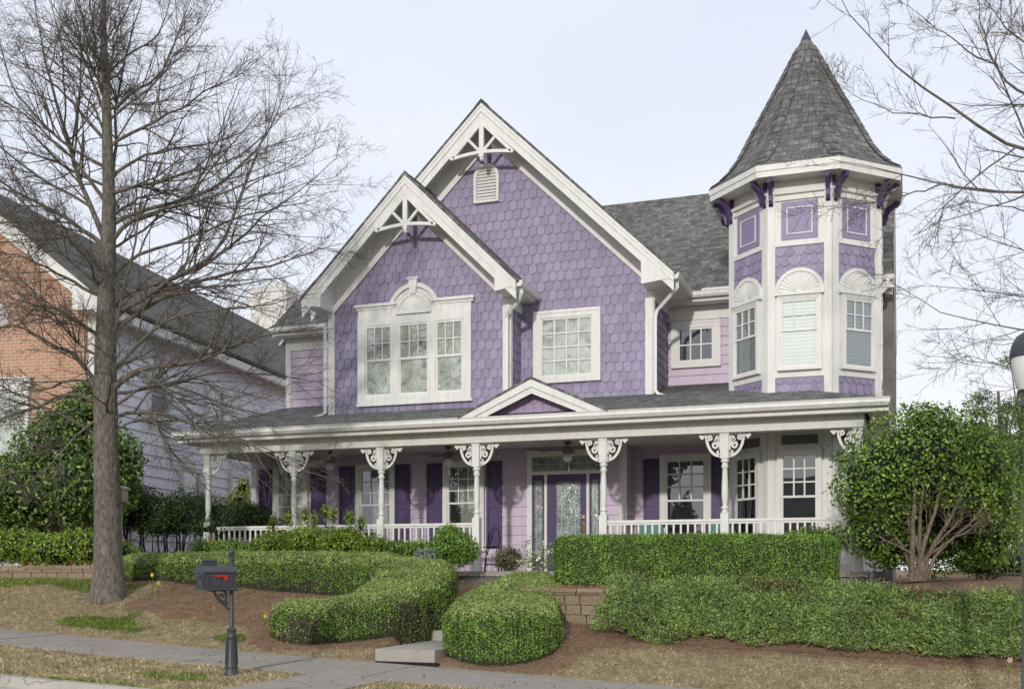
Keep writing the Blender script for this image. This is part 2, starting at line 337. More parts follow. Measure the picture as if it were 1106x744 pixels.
def leaves(nb, P, Nn, size, aspect=.5, jit=.7, mi=0, out=(0, .03), seed=None):
    n = len(P)
    if n == 0: return
    nn = unit(Nn+rng.normal(0, jit, (n, 3))); t = unit(np.cross(nn, rng.normal(0, 1, (n, 3)))); b = np.cross(nn, t)
    s = size*rng.uniform(.65, 1.3, (n, 1)); c = P+Nn*rng.uniform(out[0], out[1], (n, 1))
    v = np.stack([c-t*s*.5, c+b*s*aspect*.5+nn*s*.06, c+t*s*.5, c-b*s*aspect*.5+nn*s*.06], 1).reshape(-1, 3)
    nb.add(v, np.arange(4*n).reshape(n, 4), mi)
def tri_sample(V, T, n):
    a, b, c = V[T[:, 0]], V[T[:, 1]], V[T[:, 2]]; cr = np.cross(b-a, c-a); ar = np.linalg.norm(cr, axis=1)
    i = rng.choice(len(T), n, p=ar/ar.sum()); r1 = np.sqrt(rng.random((n, 1))); r2 = rng.random((n, 1))
    return a[i]*(1-r1)+b[i]*r1*(1-r2)+c[i]*r1*r2, unit(cr[i]), ar.sum()/2
def vnoise(x, y, s, seed=0):                # cheap smooth noise, about -1..1
    g = np.random.default_rng(seed); r = 0
    for k in range(5):
        a, b, c = g.uniform(0, 6.28, 3); q = s*(1+.7*k)
        r = r+np.sin(x*q*math.cos(a)+y*q*math.sin(a)+b+1.3*np.sin(y*q*.7+c))/(1+.5*k)
    return r/2.4
# ------------------------------------------------------------ terrain
def zs(X):
    X = np.clip(X, -24, 6); return np.where(X > -9.26, -1.185-.0435*(X+9.26), -1.185-.057*(X+9.26))
def plat(X, Y=15.9):
    a = np.interp(X, [-20, -13, -9, -6, 0, 1.5, 4], [-.16, -.2, -.22, -.28, -.26, -.30, -.42]); k = np.interp(X, [-1.5, .5], [0, 1])
    return a*(1-k)+k*np.interp(Y, [15.9, 18.4], [-.46, -.12])
STEPS = [(13.70, 15.75, -1.10), (15.75, 16.5, -.95), (16.5, 17.1, -.79), (17.1, 17.7, -.63), (17.7, 18.3, -.47), (18.3, 19.0, -.31), (19.0, 19.42, -.17)]
WALLY = 15.95
def gz(X, Y):
    X = np.asarray(X, float); Y = np.asarray(Y, float); z = zs(X); s = z+(.26+.062*np.clip((-X-10)/2.5, 0, 1))*(Y-13.67); p = plat(X, Y)
    k = 12.0; sm = -np.log(np.exp(-k*np.clip(s, -4, 3))+np.exp(-k*p))/k
    right = np.where(Y < WALLY, s, p); kb = np.clip((Y-15.35)/.85, 0, 1); kb = kb*kb*(3-2*kb); bank = s*(1-kb)+p*kb-.06; wj = np.clip((X+3.75)/.3, 0, 1); right = right*(1-wj)+np.where(Y > 15.3, bank, s)*wj
    left = np.where((X < -12.3) & (Y > 16.3), np.maximum(sm, p), sm)
    up = np.where((X > -5.6) & (X < 1.6), right, left)
    r = np.where(Y > 13.67, up, np.where(Y > 12.05, z-.04, np.where(Y > 9.75, z-.02-.012*(12.05-Y), z-.30)))
    r = np.where(Y < -7.5, z-.1, r)
    inn = (X > -7.12) & (X < -5.66)
    for y0, y1, sz in STEPS: r = np.where(inn & (Y >= y0+.0) & (Y < y1+.02), np.minimum(r, sz-.12), r)
    return r+np.where((Y > 13.8) & (Y < 18), .018*vnoise(X, Y, 3.0, 3), 0)
def gz1(x, y): return float(gz(x, y))
# hedge polylines: (x, y, half width, z top)
HEDGES = {}
def sdf(poly, x, y):
    best = np.full(np.shape(x), 1e9); T = np.zeros(np.shape(x))
    for (a, b) in zip(poly[:-1], poly[1:]):
        ax, ay, ar, at_ = a; bx, by, br, bt = b; dx, dy = bx-ax, by-ay
        t = np.clip(((x-ax)*dx+(y-ay)*dy)/(dx*dx+dy*dy), 0, 1)
        d = np.hypot(x-(ax+t*dx), y-(ay+t*dy))-(ar+t*(br-ar)); m = d < best
        T = np.where(m, at_+t*(bt-at_), T); best = np.minimum(best, d)
    return best, T
def hp(px, pt, Y, r): q = at(px, pt, Y); return (q.x, q.y, r, q.z)
HEDGES['left'] = [hp(162, 600, 16.9, .60), hp(290, 598, 17.2, .7), hp(395, 599, 17.3, .72), hp(452, 606, 16.9, .66), hp(438, 624, 16.1, .72), hp(398, 642, 15.3, .86), hp(354, 649, 14.98, .88)]
HEDGES['frontright'] = [hp(572, 619, 17.6, .50), hp(560, 630, 16.4, .68), hp(545, 645, 15.4, .80), hp(543, 655, 14.72, .84)]
HEDGES['backright'] = [hp(628, 581, 17.25, .44), hp(740, 579, 17.25, .46), hp(873, 580, 17.2, .42)]
def mulchmask(X, Y):
    d = np.full(np.shape(X), 9.0)
    for k in HEDGES: d = np.minimum(d, sdf(HEDGES[k], X, Y)[0])
    m = (d+.22*vnoise(X, Y, 2.2, 5) < .38)
    m |= (X > -12.2) & (X < -6.9) & (Y > 14.75+.28*vnoise(X, Y, 1.7, 9)-.35*(X+12.2)*0)
    m |= (X > -5.7) & (Y > 15.02+.16*vnoise(X, Y, 2.0, 8)) & (X < 3.2)
    m |= (Y > 16.6)
    return m.astype(float)*(Y > 13.72)*(X > -30)*(X < 12)
def greenmask(X, Y):
    g = (vnoise(X, Y, 2.1, 21) > 1.02) & (Y > 9.7)
    g |= (np.abs(Y-9.95-.12*vnoise(X, Y, 3, 2)) < .18) & (vnoise(X, Y, 4, 4) > -.2)
    g |= (X < -12.6) & (Y > 15.55+.15*vnoise(X, Y, 3, 6)) & (Y < 16.7)
    g |= (np.hypot((X+12.15)/.75, (Y-14.25)/.28) < 1+.3*vnoise(X, Y, 5, 7))
    g |= (np.hypot((X+9.6)/.3, (Y-14.2)/.2) < 1) | (np.hypot((X+8.2)/.5, (Y-10.9)/.3) < 1+.3*vnoise(X, Y, 5, 7))
    return g.astype(float)
def build_ground():
    xs = np.concatenate([[-600, -300, -120, -60, -40, -30, -24], np.arange(-20, 4.01, .1), [5, 6.5, 9, 14, 25, 50, 120, 300, 600]])
    ys = np.concatenate([[-400, -150, -60, -30, -15, -7.6, -7.4, 0, 5, 9.3, 9.74], np.arange(9.76, 12.01, .1), [12.04, 12.06, 12.8, 13.66, 13.68], np.arange(13.75, 15.9, .08), [15.93, 15.97], np.arange(16.05, 20, .15), [21, 23, 27, 35, 50, 90, 180, 350, 700]])
    X, Y = np.meshgrid(xs, ys); Z = gz(X, Y); Z = np.where(Y > 30, np.minimum(Z, -.1), Z)
    nb = NB(); nx, ny = len(xs), len(ys); i = np.arange(nx*ny).reshape(ny, nx)
    q = np.stack([i[:-1, :-1], i[:-1, 1:], i[1:, 1:], i[1:, :-1]], -1).reshape(-1, 4)
    nb.add(np.stack([X, Y, Z], -1), q); o = nb.build('ground', GROUND, base=(0, 0, 0), smooth=True); tag(o, kind='structure')
    for nm, fn in (('mulch', mulchmask), ('green', greenmask)):
        v = fn(X, Y)
        for _ in range(3): v = (v*2+np.roll(v, 1, 0)+np.roll(v, -1, 0)+np.roll(v, 1, 1)+np.roll(v, -1, 1))/6
        a = o.data.attributes.new(nm, 'FLOAT', 'POINT'); a.data.foreach_set('value', (v.ravel()).astype(np.float32))
build_ground()
def sheet(name, x0, x1, y0, y1, dz, mat, step=.5, thick=.1, fz=None):
    m = MB(); n = max(1, int((x1-x0)/step)); fz = fz or (lambda x: float(zs(x)))
    for k in range(n):
        a = x0+(x1-x0)*k/n; b = x0+(x1-x0)*(k+1)/n; za, zb = fz(a)+dz, fz(b)+dz
        m.hexa([(a, y0, za-thick), (b, y0, zb-thick), (b, y1, zb-thick), (a, y1, za-thick), (a, y0, za), (b, y0, zb), (b, y1, zb), (a, y1, za)])
    return m
o = sheet('street', -60, 40, -7.3, 9.0, -.14, ASPH, 2).build('street', ASPH); tag(o, kind='structure')
m = MB()
def kerb(y0, y1, flip=1):
    x = -40.0
    while x < 14:
        w = 3.05-.012; za, zb = float(zs(x)), float(zs(x+w))
        prof = [(0, -.01), (.13*flip, -.01), (.155*flip, -.03), (.20*flip, -.115), (.62*flip, -.135), (.62*flip, -.3), (0, -.3)]
        k = len(prof); vs = [(x, y1-a, za+z) for a, z in prof]+[(x+w, y1-a, zb+z) for a, z in prof]
        m.add(vs, [tuple(range(k)), tuple(range(2*k-1, k-1, -1))]+[(i, i+k, (i+1) % k+k, (i+1) % k) for i in range(k)]); x += 3.05
kerb(9.15, 9.74); tag(m.build('curb', CONC2), kind='structure')
m = MB(); x = -30.6
while x < 12:                                # sidewalk slabs with open joints
    w = 1.52; za, zb = float(zs(x)), float(zs(x+w)); tl = random.uniform(-.006, .006)
    m.hexa([(x, 12.08, za-.12), (x+w-.022, 12.08, zb-.12), (x+w-.022, 13.66, zb-.12), (x, 13.66, za-.12), (x, 12.08, za+tl), (x+w-.022, 12.08, zb-tl), (x+w-.022, 13.66, zb-tl+.01), (x, 13.66, za+tl+.01)]); x += w
tag(m.build('sidewalk', CONC), kind='structure')
m = MB()
for y0, y1 in ((9.76, 10.9), (10.915, 12.066)):
    a, b = -7.02, -5.98; za, zb = float(zs(a)), float(zs(b))
    m.hexa([(a, y0, za-.15), (b, y0, zb-.15), (b, y1, zb-.15), (a, y1, za-.15), (a, y0, za-.012), (b, y0, zb-.012), (b, y1, zb-.012), (a, y1, za-.012)])
tag(m.build('lead_walk', CONC), kind='structure')
m = MB()
for y0, y1, z in STEPS: m.box(-6.98 if y0 < 14 else -7.10, -6.08 if y0 < 14 else -5.66, y0+(.08 if y0 < 14 else 0), y1-.004, -2, z)
tag(m.build('garden_steps', STEPM), kind='structure')
m = MB(); m.box(-6.95, -6.0, 13.70, 13.775, -1.45, -1.27)
for i in range(24): m.box(-6.93+i*.039, -6.912+i*.039, 13.68, 13.72, -1.4, -1.262)
tag(m.build('slotted_strip', BLACK), 'black slotted grate at the foot of the concrete garden steps', 'strip')  # thin dark slotted strip along the foot of the lowest step
# ------------------------------------------------------------ siding and shingle coverings
def clip(poly, reg_):
    out = poly
    for i in range(len(reg_)):
        a, b = reg_[i], reg_[(i+1) % len(reg_)]; inp = out; out = []
        if not inp: break
        side = lambda p: (b[0]-a[0])*(p[1]-a[1])-(b[1]-a[1])*(p[0]-a[0])
        for j in range(len(inp)):
            p, q = inp[j], inp[(j+1) % len(inp)]; sp, sq = side(p), side(q)
            if sp >= 0: out.append(p)
            if (sp >= 0) != (sq >= 0):
                t = sp/(sp-sq); out.append((p[0]+(q[0]-p[0])*t, p[1]+(q[1]-p[1])*t))
    return out
def cover(m, F, region, kind, w=.178, h=.198, ph=0):
    us = [p[0] for p in region]; zz = [p[1] for p in region]; u0, u1, z0, z1 = min(us), max(us), min(zz), max(zz)
    r = -1; z = z0-h*1.2+ph
    while z < z1:
        cells = []
        if kind == 'fish':
            u = u0-w+(w/2 if r % 2 else 0)
            while u < u1+w:
                jz = random.uniform(-.007, .007); g = .005; rr = w/2-g; c = u+w/2
                pts = [(c+rr*math.cos(a), z+jz+rr*.95+rr*.95*math.sin(a)) for a in [math.pi+k*math.pi/8 for k in range(9)]]
                cells.append(([*pts, (c+rr, z+h+w*.55), (c-rr, z+h+w*.55)], random.uniform(.021, .030))); u += w
            length = h+w*.55
        else:
            cells.append(([(u0, z), (u1, z), (u1, z+h+.02), (u0, z+h+.02)], .031)); length = h+.02
        for poly, pr in cells:
            p = clip(poly, region)
            if len(p) < 3: continue
            k = len(p); off = lambda q: .004+(pr-.002)*max(0, 1-(q[1]-z)/length)
            vs = [F.p(q[0], q[1], off(q)) for q in p]+[F.p(q[0], q[1], -.004) for q in p]
            m.add(vs, [tuple(range(k))]+[(i, i+k, (i+1) % k+k, (i+1) % k) for i in range(k)])
        z += h; r += 1
def wall(F, region, kind, mat, parent, name='wall', w=.178, h=.198, back=.12):
    m = MB(); cover(m, F, region, kind, w, h); m.fprism(F, region, -.006, -back)
    return m.build(name, mat, parent, recalc=False)
# ------------------------------------------------------------ windows
def window(parent, F, g, cols, rows, inner, casing=.11, split=None, sill=True, head=0, n=0, name='window', lowrows=0, muntw=.022, label=None):
    u0, u1, z0, z1 = g; c = casing; m = MB()
    m.fbox(F, u0-c, u0, z0-c*.8, z1+c, n, n+.094); m.fbox(F, u1, u1+c, z0-c*.8, z1+c, n, n+.094)
    m.fbox(F, u0, u1, z1, z1+c, n, n+.093); m.fbox(F, u0, u1, z0-c*.8, z0, n, n+.091)
    m.fbox(F, u0-c+.03, u1+c-.03, z1+c*.62, z1+c*.72, n+.088, n+.106)
    if sill: m.fbox(F, u0-c-.03, u1+c+.03, z0-c*.8-.045, z0-c*.8+.002, n, n+.125)
    if head: m.fbox(F, u0-c-.04, u1+c+.04, z1+c, z1+c+head, n, n+.085); m.fbox(F, u0-c-.07, u1+c+.07, z1+c+head, z1+c+head+.04, n, n+.12)
    wdw = m.build(name, WHITE, parent)
    if label: wdw['label'] = label
    s = MB(); st = .042; n += .017
    def sash(a, b, zl, zh, cc, rr, n0):
        s.fbox(F, a, a+st, zl, zh, n0, n0+.03); s.fbox(F, b-st, b, zl, zh, n0, n0+.03)
        s.fbox(F, a+st, b-st, zl, zl+st, n0, n0+.029); s.fbox(F, a+st, b-st, zh-st, zh, n0, n0+.029)
        for i in range(1, cc): x = a+st+(b-a-2*st)*i/cc; s.fbox(F, x-muntw/2, x+muntw/2, zl+st, zh-st, n0+.004, n0+.025)
        for i in range(1, rr): z = zl+st+(zh-zl-2*st)*i/rr; s.fbox(F, a+st, b-st, z-muntw/2, z+muntw/2, n0+.003, n0+.026)
    if split: sash(u0, u1, split-.01, z1, cols, rows, n+.034); sash(u0, u1, z0, split+.032, 1, max(1, lowrows), n+.018)
    else: sash(u0, u1, z0, z1, cols, rows, n+.03)
    s.build('sash', WHITE, wdw)
    p = MB(); p.add([F.p(u0, z0, n+.034), F.p(u1, z0, n+.034), F.p(u1, z1, n+.034), F.p(u0, z1, n+.034)], [(0, 1, 2, 3)]); p.build('pane', GLASS, wdw, recalc=False)
    q = MB()
    def card(a, b, c_, d, mi): q.add([F.p(a, c_, n+.027), F.p(b, c_, n+.027), F.p(b, d, n+.027), F.p(a, d, n+.027)], [(0, 1, 2, 3)], mi)
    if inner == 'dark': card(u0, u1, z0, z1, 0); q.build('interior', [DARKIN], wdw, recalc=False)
    elif inner == 'blind': card(u0, u1, z0, z1, 0); q.build('blind', [BLIND], wdw, recalc=False)
    elif inner == 'curtain': card(u0, u1, z0, z1, 0); q.build('curtain', [CURT], wdw, recalc=False)
    elif inner == 'drapes':
        w = u1-u0; card(u0, u0+w*.08, z0, z1, 0); card(u0+w*.4, u1, z0, z1, 0); card(u0+w*.08, u0+w*.4, z0, z1, 1); q.build('curtain', [CURTD, DARKIN], wdw, recalc=False)
    return wdw
def arc(cx, cz, rx, rz, a0, a1, n=24): return [(cx+rx*math.cos(R(a0+(a1-a0)*i/n)), cz+rz*math.sin(R(a0+(a1-a0)*i/n))) for i in range(n+1)]
def fan(m, F, cx, cz, rx, rz, n, ribs=13):      # sunburst lunette
    m.fprism(F, arc(cx, cz, rx*.9, rz*.9, 0, 180, 20), n, n+.03)
    m.ribbon(F, arc(cx, cz, rx*.95, rz*.95, 0, 180, 28), .1*rx+.02, n, n+.055)
    m.fbox(F, cx-rx, cx+rx, cz-.035, cz+.012, n, n+.07)
    m.fprism(F, arc(cx, cz+.012, rx*.14, rz*.2, 0, 180, 10), n+.03, n+.052)
    for i in range(ribs):
        a = 180*(i+.5)/ribs; m.ribbon(F, [(cx+rx*.16*math.cos(R(a)), cz+.012+rz*.18*math.sin(R(a))), (cx+rx*.88*math.cos(R(a)), cz+.005+rz*.86*math.sin(R(a)))], [.012, .034], n+.028, n+.042)
#======================================================================= THE PURPLE HOUSE
FLOOR = -.03
house = thing('purple_house', (-7.0, 21, FLOOR), 'purple and lilac two storey house with white trim, front porch and round pointed turret', 'house')
YP, YL, YM, YR = 19.72, 21.3, 22.0, 23.5        # post plane, left gable wall, main gable wall, recessed wall
XL, XR = -14.30, -.30
FL, FM, FR, F22, F27 = Frame((0, YL, 0)), Frame((0, YM, 0)), Frame((0, YR, 0)), Frame((0, 22.0, 0)), Frame((0, 22.7, 0))
# first floor walls
CZ = 2.56
xcor = ux(676, 22.0)
wall(F22, [(XL, FLOOR), (xcor, FLOOR), (xcor, CZ), (XL, CZ)], 'lap', PINK, house, h=.2)
wall(F27, [(xcor, FLOOR), (-.9, FLOOR), (-.9, CZ), (xcor, CZ)], 'lap', PINK, house, h=.2)
wall(Frame((xcor, 22.0, 0), 90), [(0, FLOOR), (.7, FLOOR), (.7, CZ), (0, CZ)], 'lap', PINK, house, h=.2)
m = MB(); m.fbox(F22, xcor-.12, xcor+.025, FLOOR, CZ, -.02, .04); m.build('corner_board', WHITE2, house); m = MB(); m.fbox(F22, XL-.02, XL+.12, FLOOR, CZ, -.02, .04)
m.box(XL-.02, XL+.1, 22.02, 23.5, FLOOR, CZ+.3)
m.build('corner_board', WHITE2, house)
# upper walls
xl0, xl1 = -11.89, -7.72; xm0, xm1 = -11.89, -4.88
za, zm = 8.17, 9.745; xa, xma = -9.80, -8.383
pl, pm = .985, .962
def gable_region(x0, x1, z0, xc, zr, p, t=.12): return [(x0, z0), (x1, z0), (x1, zr-t-p*abs(x1-xc)), (xc, zr-t), (x0, zr-t-p*abs(x0-xc))]
wall(FL, gable_region(xl0, xl1, 3.2, xa, za, pl), 'fish', LILAC, house, 'gable_wall')
wall(FM, gable_region(xm0, xm1, 3.3, xma, zm, pm), 'fish', LILAC, house, 'gable_wall')
wall(Frame((xl1, YL, 0), 90), [(0, 3.2), (.7, 3.2), (.7, 5.75), (0, 5.75)], 'fish', LILAC, house)
wall(Frame((xm1, YM, 0), 90), [(0, 3.3), (1.5, 3.3), (1.5, 5.75), (0, 5.75)], 'fish', LILAC, house)
wall(FR, [(xm1, 3.6), (-.86, 3.6), (-.86, 5.7), (xm1, 5.7)], 'lap', PINK, house, h=.2)
wall(FR, [(-.86, 2.0), (-.52, 2.0), (-.52, 5.7), (-.86, 5.7)], 'fish', LILAC, house)
wall(FR, [(XL, 3.6), (xl0, 3.6), (xl0, 5.7), (XL, 5.7)], 'lap', PINK, house, h=.2)
m = MB(); m.fbox(FR, -.52, -.28, -.9, 5.55, -7.5, .03); m.build('shaded_wall_strip', GREYP, house)  # wall strip in shadow, the shade put into its grey colour
# right and back body so the house is closed from the side
m = MB(); m.box(-.9, -.34, 23.62, 31, -.3, 5.6); m.box(XL+.1, -.5, 31, 31.1, -.3, 5.6); m.box(XL, XL+.09, 23.64, 31, -.3, 5.6); m.build('side_wall', PINK, house)
m = MB()                                       # corner boards, friezes
for F, x0, x1, zt in ((FL, xl0-.02, xl0+.13, 5.72), (FL, xl1-.13, xl1+.02, 5.72), (FM, xm1-.14, xm1+.02, 5.72)):
    m = MB(); m.fbox(F, x0, x1, 3.15, zt, -.02, .045); m.build('corner_board', WHITE, house)
m = MB(); m.box(xl1-.03, xl1+.04, YL+.001, YL+.1, 3.2, 5.7); m.build('corner_board', WHITE, house); m = MB(); m.box(xm1-.03, xm1+.04, YM+.001, YM+.1, 3.3, 5.7)
m.build('corner_board', WHITE, house); m = MB(); m.fbox(FR, XL-.02, XL+.12, 3.6, 5.7, -.02, .045); m.build('corner_board', WHITE, house); m = MB(); m.fbox(FR, XL, xl0, 5.34, 5.62, 0, .04); m.build('frieze_board', WHITE, house); m = MB(); m.fbox(FR, xm1, -.86, 5.34, 5.62, 0, .04)
m.fbox(FR, -.88, -.78, 2, 5.339, 0, .04)
m.build('frieze_board', WHITE, house)
# gable roofs
def gable(parent, xc, zr, p, hw, yf, yb, yw, wl, wr, roofmat_=ROOF, trim=WHITE, both=True):
    ze = zr-p*hw; q = math.sqrt(1+p*p); t = .05
    r = MB()
    for sgn in (-1, 1):
        a = (xc, zr); b = (xc+sgn*(hw+.03), zr-p*(hw+.03)); nx, nz = sgn*p/q*t, 1/q*t
        r.hexa([(b[0], yf-.03, b[1]), (a[0], yf-.03, a[1]), (a[0], yb, a[1]), (b[0], yb, b[1]), (b[0]+nx, yf-.03, b[1]+nz), (a[0], yf-.03, a[1]+t*q), (a[0], yb, a[1]+t*q), (b[0]+nx, yb, b[1]+nz)])
    for k in range(int((yb-yf)/.3)):              # ridge cap shingles
        y = yf-.02+k*.3; r.add([(xc-.15, y, zr+t*q-.15*p+.02), (xc, y, zr+t*q+.022), (xc+.15, y, zr+t*q-.15*p+.02), (xc+.15, y+.31, zr+t*q-.15*p+.006), (xc, y+.31, zr+t*q+.008), (xc-.15, y+.31, zr+t*q-.15*p+.006)], [(0, 1, 4, 5), (1, 2, 3, 4)])
    r.build('roof', roofmat_, parent)
    f = MB(); F = Frame((0, yf, 0))
    def rake(s, d0, d1, n0, n1, x0, x1, FF=F):      # board under the roof line from x0 to x1 measured from the ridge, d = depth below the roof underside
        f.fprism(FF, [(xc+s*x0, zr-p*x0-d0), (xc+s*x1, zr-p*x1-d0), (xc+s*x1, zr-p*x1-d1), (xc+s*x0, zr-p*x0-d1)], n0, n1)
    for s in (-1, 1):
        rake(s, 0, .13*q, -.02, .022, 0, hw); rake(s, .13*q, .26*q, -.03, -.001, 0, hw)
        rake(s, .03, .07, -.001, .034, 0, hw)
        rake(s, .022*q, .05*q, -(yw-yf), -.03, 0, hw)                    # soffit
        wx = (xc-wl) if s < 0 else (wr-xc)
        rake(s, .05*q, .46*q, -.002, .05, 0, wx, Frame((0, yw, 0))); rake(s, .43*q, .47*q, .05, .062, 0, wx-.1, Frame((0, yw, 0)))      # frieze on the wall
        x0 = wx-.10; zb = zr-p*hw-.17
        poly = [(xc+s*x0, zr-p*x0-.02), (xc+s*hw, zr-p*hw-.02), (xc+s*hw, zb+.07), (xc+s*x0, zb)]
        f.fprism(F, poly, -(yw-yf)+.003, .012)                           # boxed eave return
        xs_ = sorted((xc+s*(wx-.05), xc+s*(hw-.02)))
        f.box(xs_[0], xs_[1], yw+.002, yb, zb+.02, zb+.06)               # level soffit along the side eave
        f.box(*sorted((xc+s*(wx+.004), xc+s*(wx+.05))), yw+.002, yb, zb-.2, zb+.02)
        f.box(*sorted((xc+s*(hw-.05), xc+s*hw)), yf+.001, yb, zb+.06, zr-p*hw-.01)
    f.build('fascia', trim, parent); return ze
def gutter_x(parent, x, y0, y1, z, sgn):         # k-profile gutter running back along y
    prof = [(0, 0), (.09, -.0), (.125, .05), (.115, .085), (.13, .12), (.118, .12), (.1, .09), (.11, .055), (.08, .012), (0, .012)]
    m = MB(); k = len(prof); vs = [(x+sgn*a, y0, z+b) for a, b in prof]+[(x+sgn*a, y1, z+b) for a, b in prof]
    m.add(vs, [(i, i+k, (i+1) % k+k, (i+1) % k) for i in range(k)])
    for y in (y0, y1): m.add([(x, y, z), (x+sgn*.09, y, z), (x+sgn*.125, y, z+.05), (x+sgn*.13, y, z+.12), (x, y, z+.12)], [(0, 1, 2, 3, 4)])
    return m.build('gutter', WHITE, parent)
def gutter_y(parent, y, x0, x1, z, s=1.0):
    prof = [(0, 0), (.09, -.0), (.125, .05), (.115, .085), (.13, .12), (.118, .12), (.1, .09), (.11, .055), (.08, .012), (0, .012)]
    m = MB(); k = len(prof); vs = [(x0, y-a*s, z+b*s) for a, b in prof]+[(x1, y-a*s, z+b*s) for a, b in prof]
    m.add(vs, [(i, i+k, (i+1) % k+k, (i+1) % k) for i in range(k)])
    for x in (x0, x1): m.add([(x, y, z), (x, y-.09*s, z), (x, y-.125*s, z+.05*s), (x, y-.13*s, z+.12*s), (x, y, z+.12*s)], [(0, 1, 2, 3, 4)])
    return m.build('gutter', WHITE, parent)
gable(house, xma, zm, pm, 4.06, 21.42, 29, YM, xm0, xm1)
gable(house, xa, za, pl, 2.44, 20.7, 26.5, YL, xl0, xl1)
gutter_x(house, xma+4.03, 21.44, 23.0, 5.72, 1); gutter_x(house, xa+2.44, 20.72, 21.97, 5.66, 1)
def truss(xc, zr, p, yf, w, drop):
    m = MB(); F = Frame((0, yf+.02, 0)); zt = zr-.31*math.sqrt(1+p*p)
    zc = zt-drop; hx = w
    m.fbox(F, xc-.05, xc+.05, zc-.10, zt+.2, -.035, .035)
    m.lathe((xc, yf+.02, zc-.19), [(.0, 0), (.035, .012), (.05, .05), (.035, .085), (.03, .1)], 10)
    pts = [(xc-hx+2*hx*i/16, zc-.06+.06*math.cos(math.pi*(i/16-.5))) for i in range(17)]
    m.ribbon(F, pts, .065, -.03, .03)
    for s in (-1, 1):
        m.ribbon(F, [(xc+s*.04, zc+.02), (xc+s*.33, zc+.32)], .055, -.025, .025)
        m.ribbon(F, [(xc+s*.03, zt-.0), (xc+s*(hx+.05), zt-p*(hx+.05))], .07, -.03, .03)
    return m.build('gable_bracket', WHITE, house)
truss(xma, zm, pm, 21.42, .65, .59); truss(xa, za, pl, 20.7, .63, .58)
# main roof behind, with the side gables
m = MB(); ye, zee, pr, yr = 23.04, 5.80, .8, 27.4
for x0, x1 in ((-14.45, XR+.02),):
    for (ya, z_a, yb, zb) in ((ye, zee, yr, zee+pr*(yr-ye)), (yr*2-ye, zee, yr, zee+pr*(yr-ye))):
        m.hexa([(x0, ya, z_a), (x1, ya, z_a), (x1, yb, zb), (x0, yb, zb), (x0, ya, z_a+.06), (x1, ya, z_a+.06), (x1, yb, zb+.06), (x0, yb, zb+.06)])
m.build('roof', ROOF, house)
m = MB()
for x in (-14.43, XR-.03):
    Fs = Frame((x, 0, 0), 90)
    for s in (0, 1):
        pts = [(ye, zee), (yr, zee+pr*(yr-ye))] if not s else [(2*yr-ye, zee), (yr, zee+pr*(yr-ye))]
        (a, b), (c, d) = pts; m.fprism(Fs, [(a, b-.2), (c, d-.22), (c, d-.005), (a, b-.005)] if not s else [(c, d-.22), (a, b-.2), (a, b-.005), (c, d-.005)], 0, .04)
    m.fprism(Fs, [(ye+.4, zee-.3), (2*yr-ye-.4, zee-.3), (yr, zee+pr*(yr-ye)-.15)], -.1, -.02)
m.box(-14.4, XR, ye+.02, ye+.05, zee-.17, zee-.005); m.box(-14.4, XR, ye+.05, YR+.02, zee-.17, zee-.13)
m.box(-1.0, XR+.05, ye-.12, ye+.02, 5.56, 5.72)
m.build('fascia', WHITE2, house)
gutter_y(house, ye+.01, xma+4.1, -3.1, 5.70); gutter_y(house, ye+.01, -14.42, -12.35, 5.70); gutter_y(house, ye-.13, -1.0, XR+.06, 5.70, .8)
m = MB(); m.add([(-4.05, ye-.1, 5.84), (-3.35, ye-.1, 5.84), (-3.35, ye+.02, 5.9), (-4.05, ye+.02, 5.9), (-4.05, ye-.1, 5.72), (-3.35, ye-.1, 5.72)], [(0, 1, 2, 3), (4, 5, 1, 0)]); m.build('splash_guard', WHITE, house, recalc=False)
def downspout(pts, w=.075):
    m = MB(); m.tube(pts, w*.62, 4, 0); return m.build('downspout', WHITE, house)
x = xa+2.50; downspout([(x, 20.86, 5.68), (x, 20.88, 5.56), (x-.12, 21.0, 5.42), (xl1+.02, 21.15, 5.26), (xl1-.02, 21.2, 5.15), (xl1-.02, 21.2, 3.30)])
x = xma+4.09; downspout([(x, 21.62, 5.74), (x, 21.64, 5.6), (x-.2, 21.76, 5.45), (xm1+.12, 21.9, 5.24), (xm1+.08, 21.9, 5.1), (xm1+.08, 21.9, 3.62), (xm1+.16, 21.86, 3.52), (xm1+.34, 21.8, 3.46)])
downspout([(-12.45, 22.9, 5.7), (-12.35, 22.8, 5.62), (-12.1, 21.6, 5.5), (xl0-.08, 21.22, 5.3), (xl0-.08, 21.22, 3.42), (xl0-.3, 21.1, 3.3)])
downspout([(-.36, 22.7, 5.7), (-.36, 22.7, 5.55), (-.60, 22.78, 5.3), (-.74, 22.8, 5.1), (-.74, 22.8, 3.3)])
# porch roof, pediment, beam, ceiling, floor
yE, zE, pp = 19.27, 2.80, .26
m = MB(); yb = 23.6; zt = lambda y: zE+pp*(y-yE); px_ = .33; xh = XR-(zt(yb)-zE)/px_
m.add([(-14.36, yE, zE+.06), (XR, yE, zE+.06), (xh, yb, zt(yb)+.06), (-14.36, yb, zt(yb)+.06), (-14.36, yE, zE), (XR, yE, zE), (xh, yb, zt(yb)), (-14.36, yb, zt(yb))],
      [(0, 1, 2, 3), (4, 7, 6, 5), (0, 4, 5, 1), (0, 3, 7, 4), (3, 2, 6, 7)])
m.add([(XR, yE, zE+.06), (XR, yb, zE+.06), (xh, yb, zt(yb)+.06), (XR, yE, zE), (XR, yb, zE), (xh, yb, zt(yb))], [(0, 1, 2), (3, 5, 4), (0, 3, 4, 1)])
m.build('porch_roof', ROOF, house)
gutter_y(house, yE+.01, -14.42, XR+.03, 2.72, 1.15)
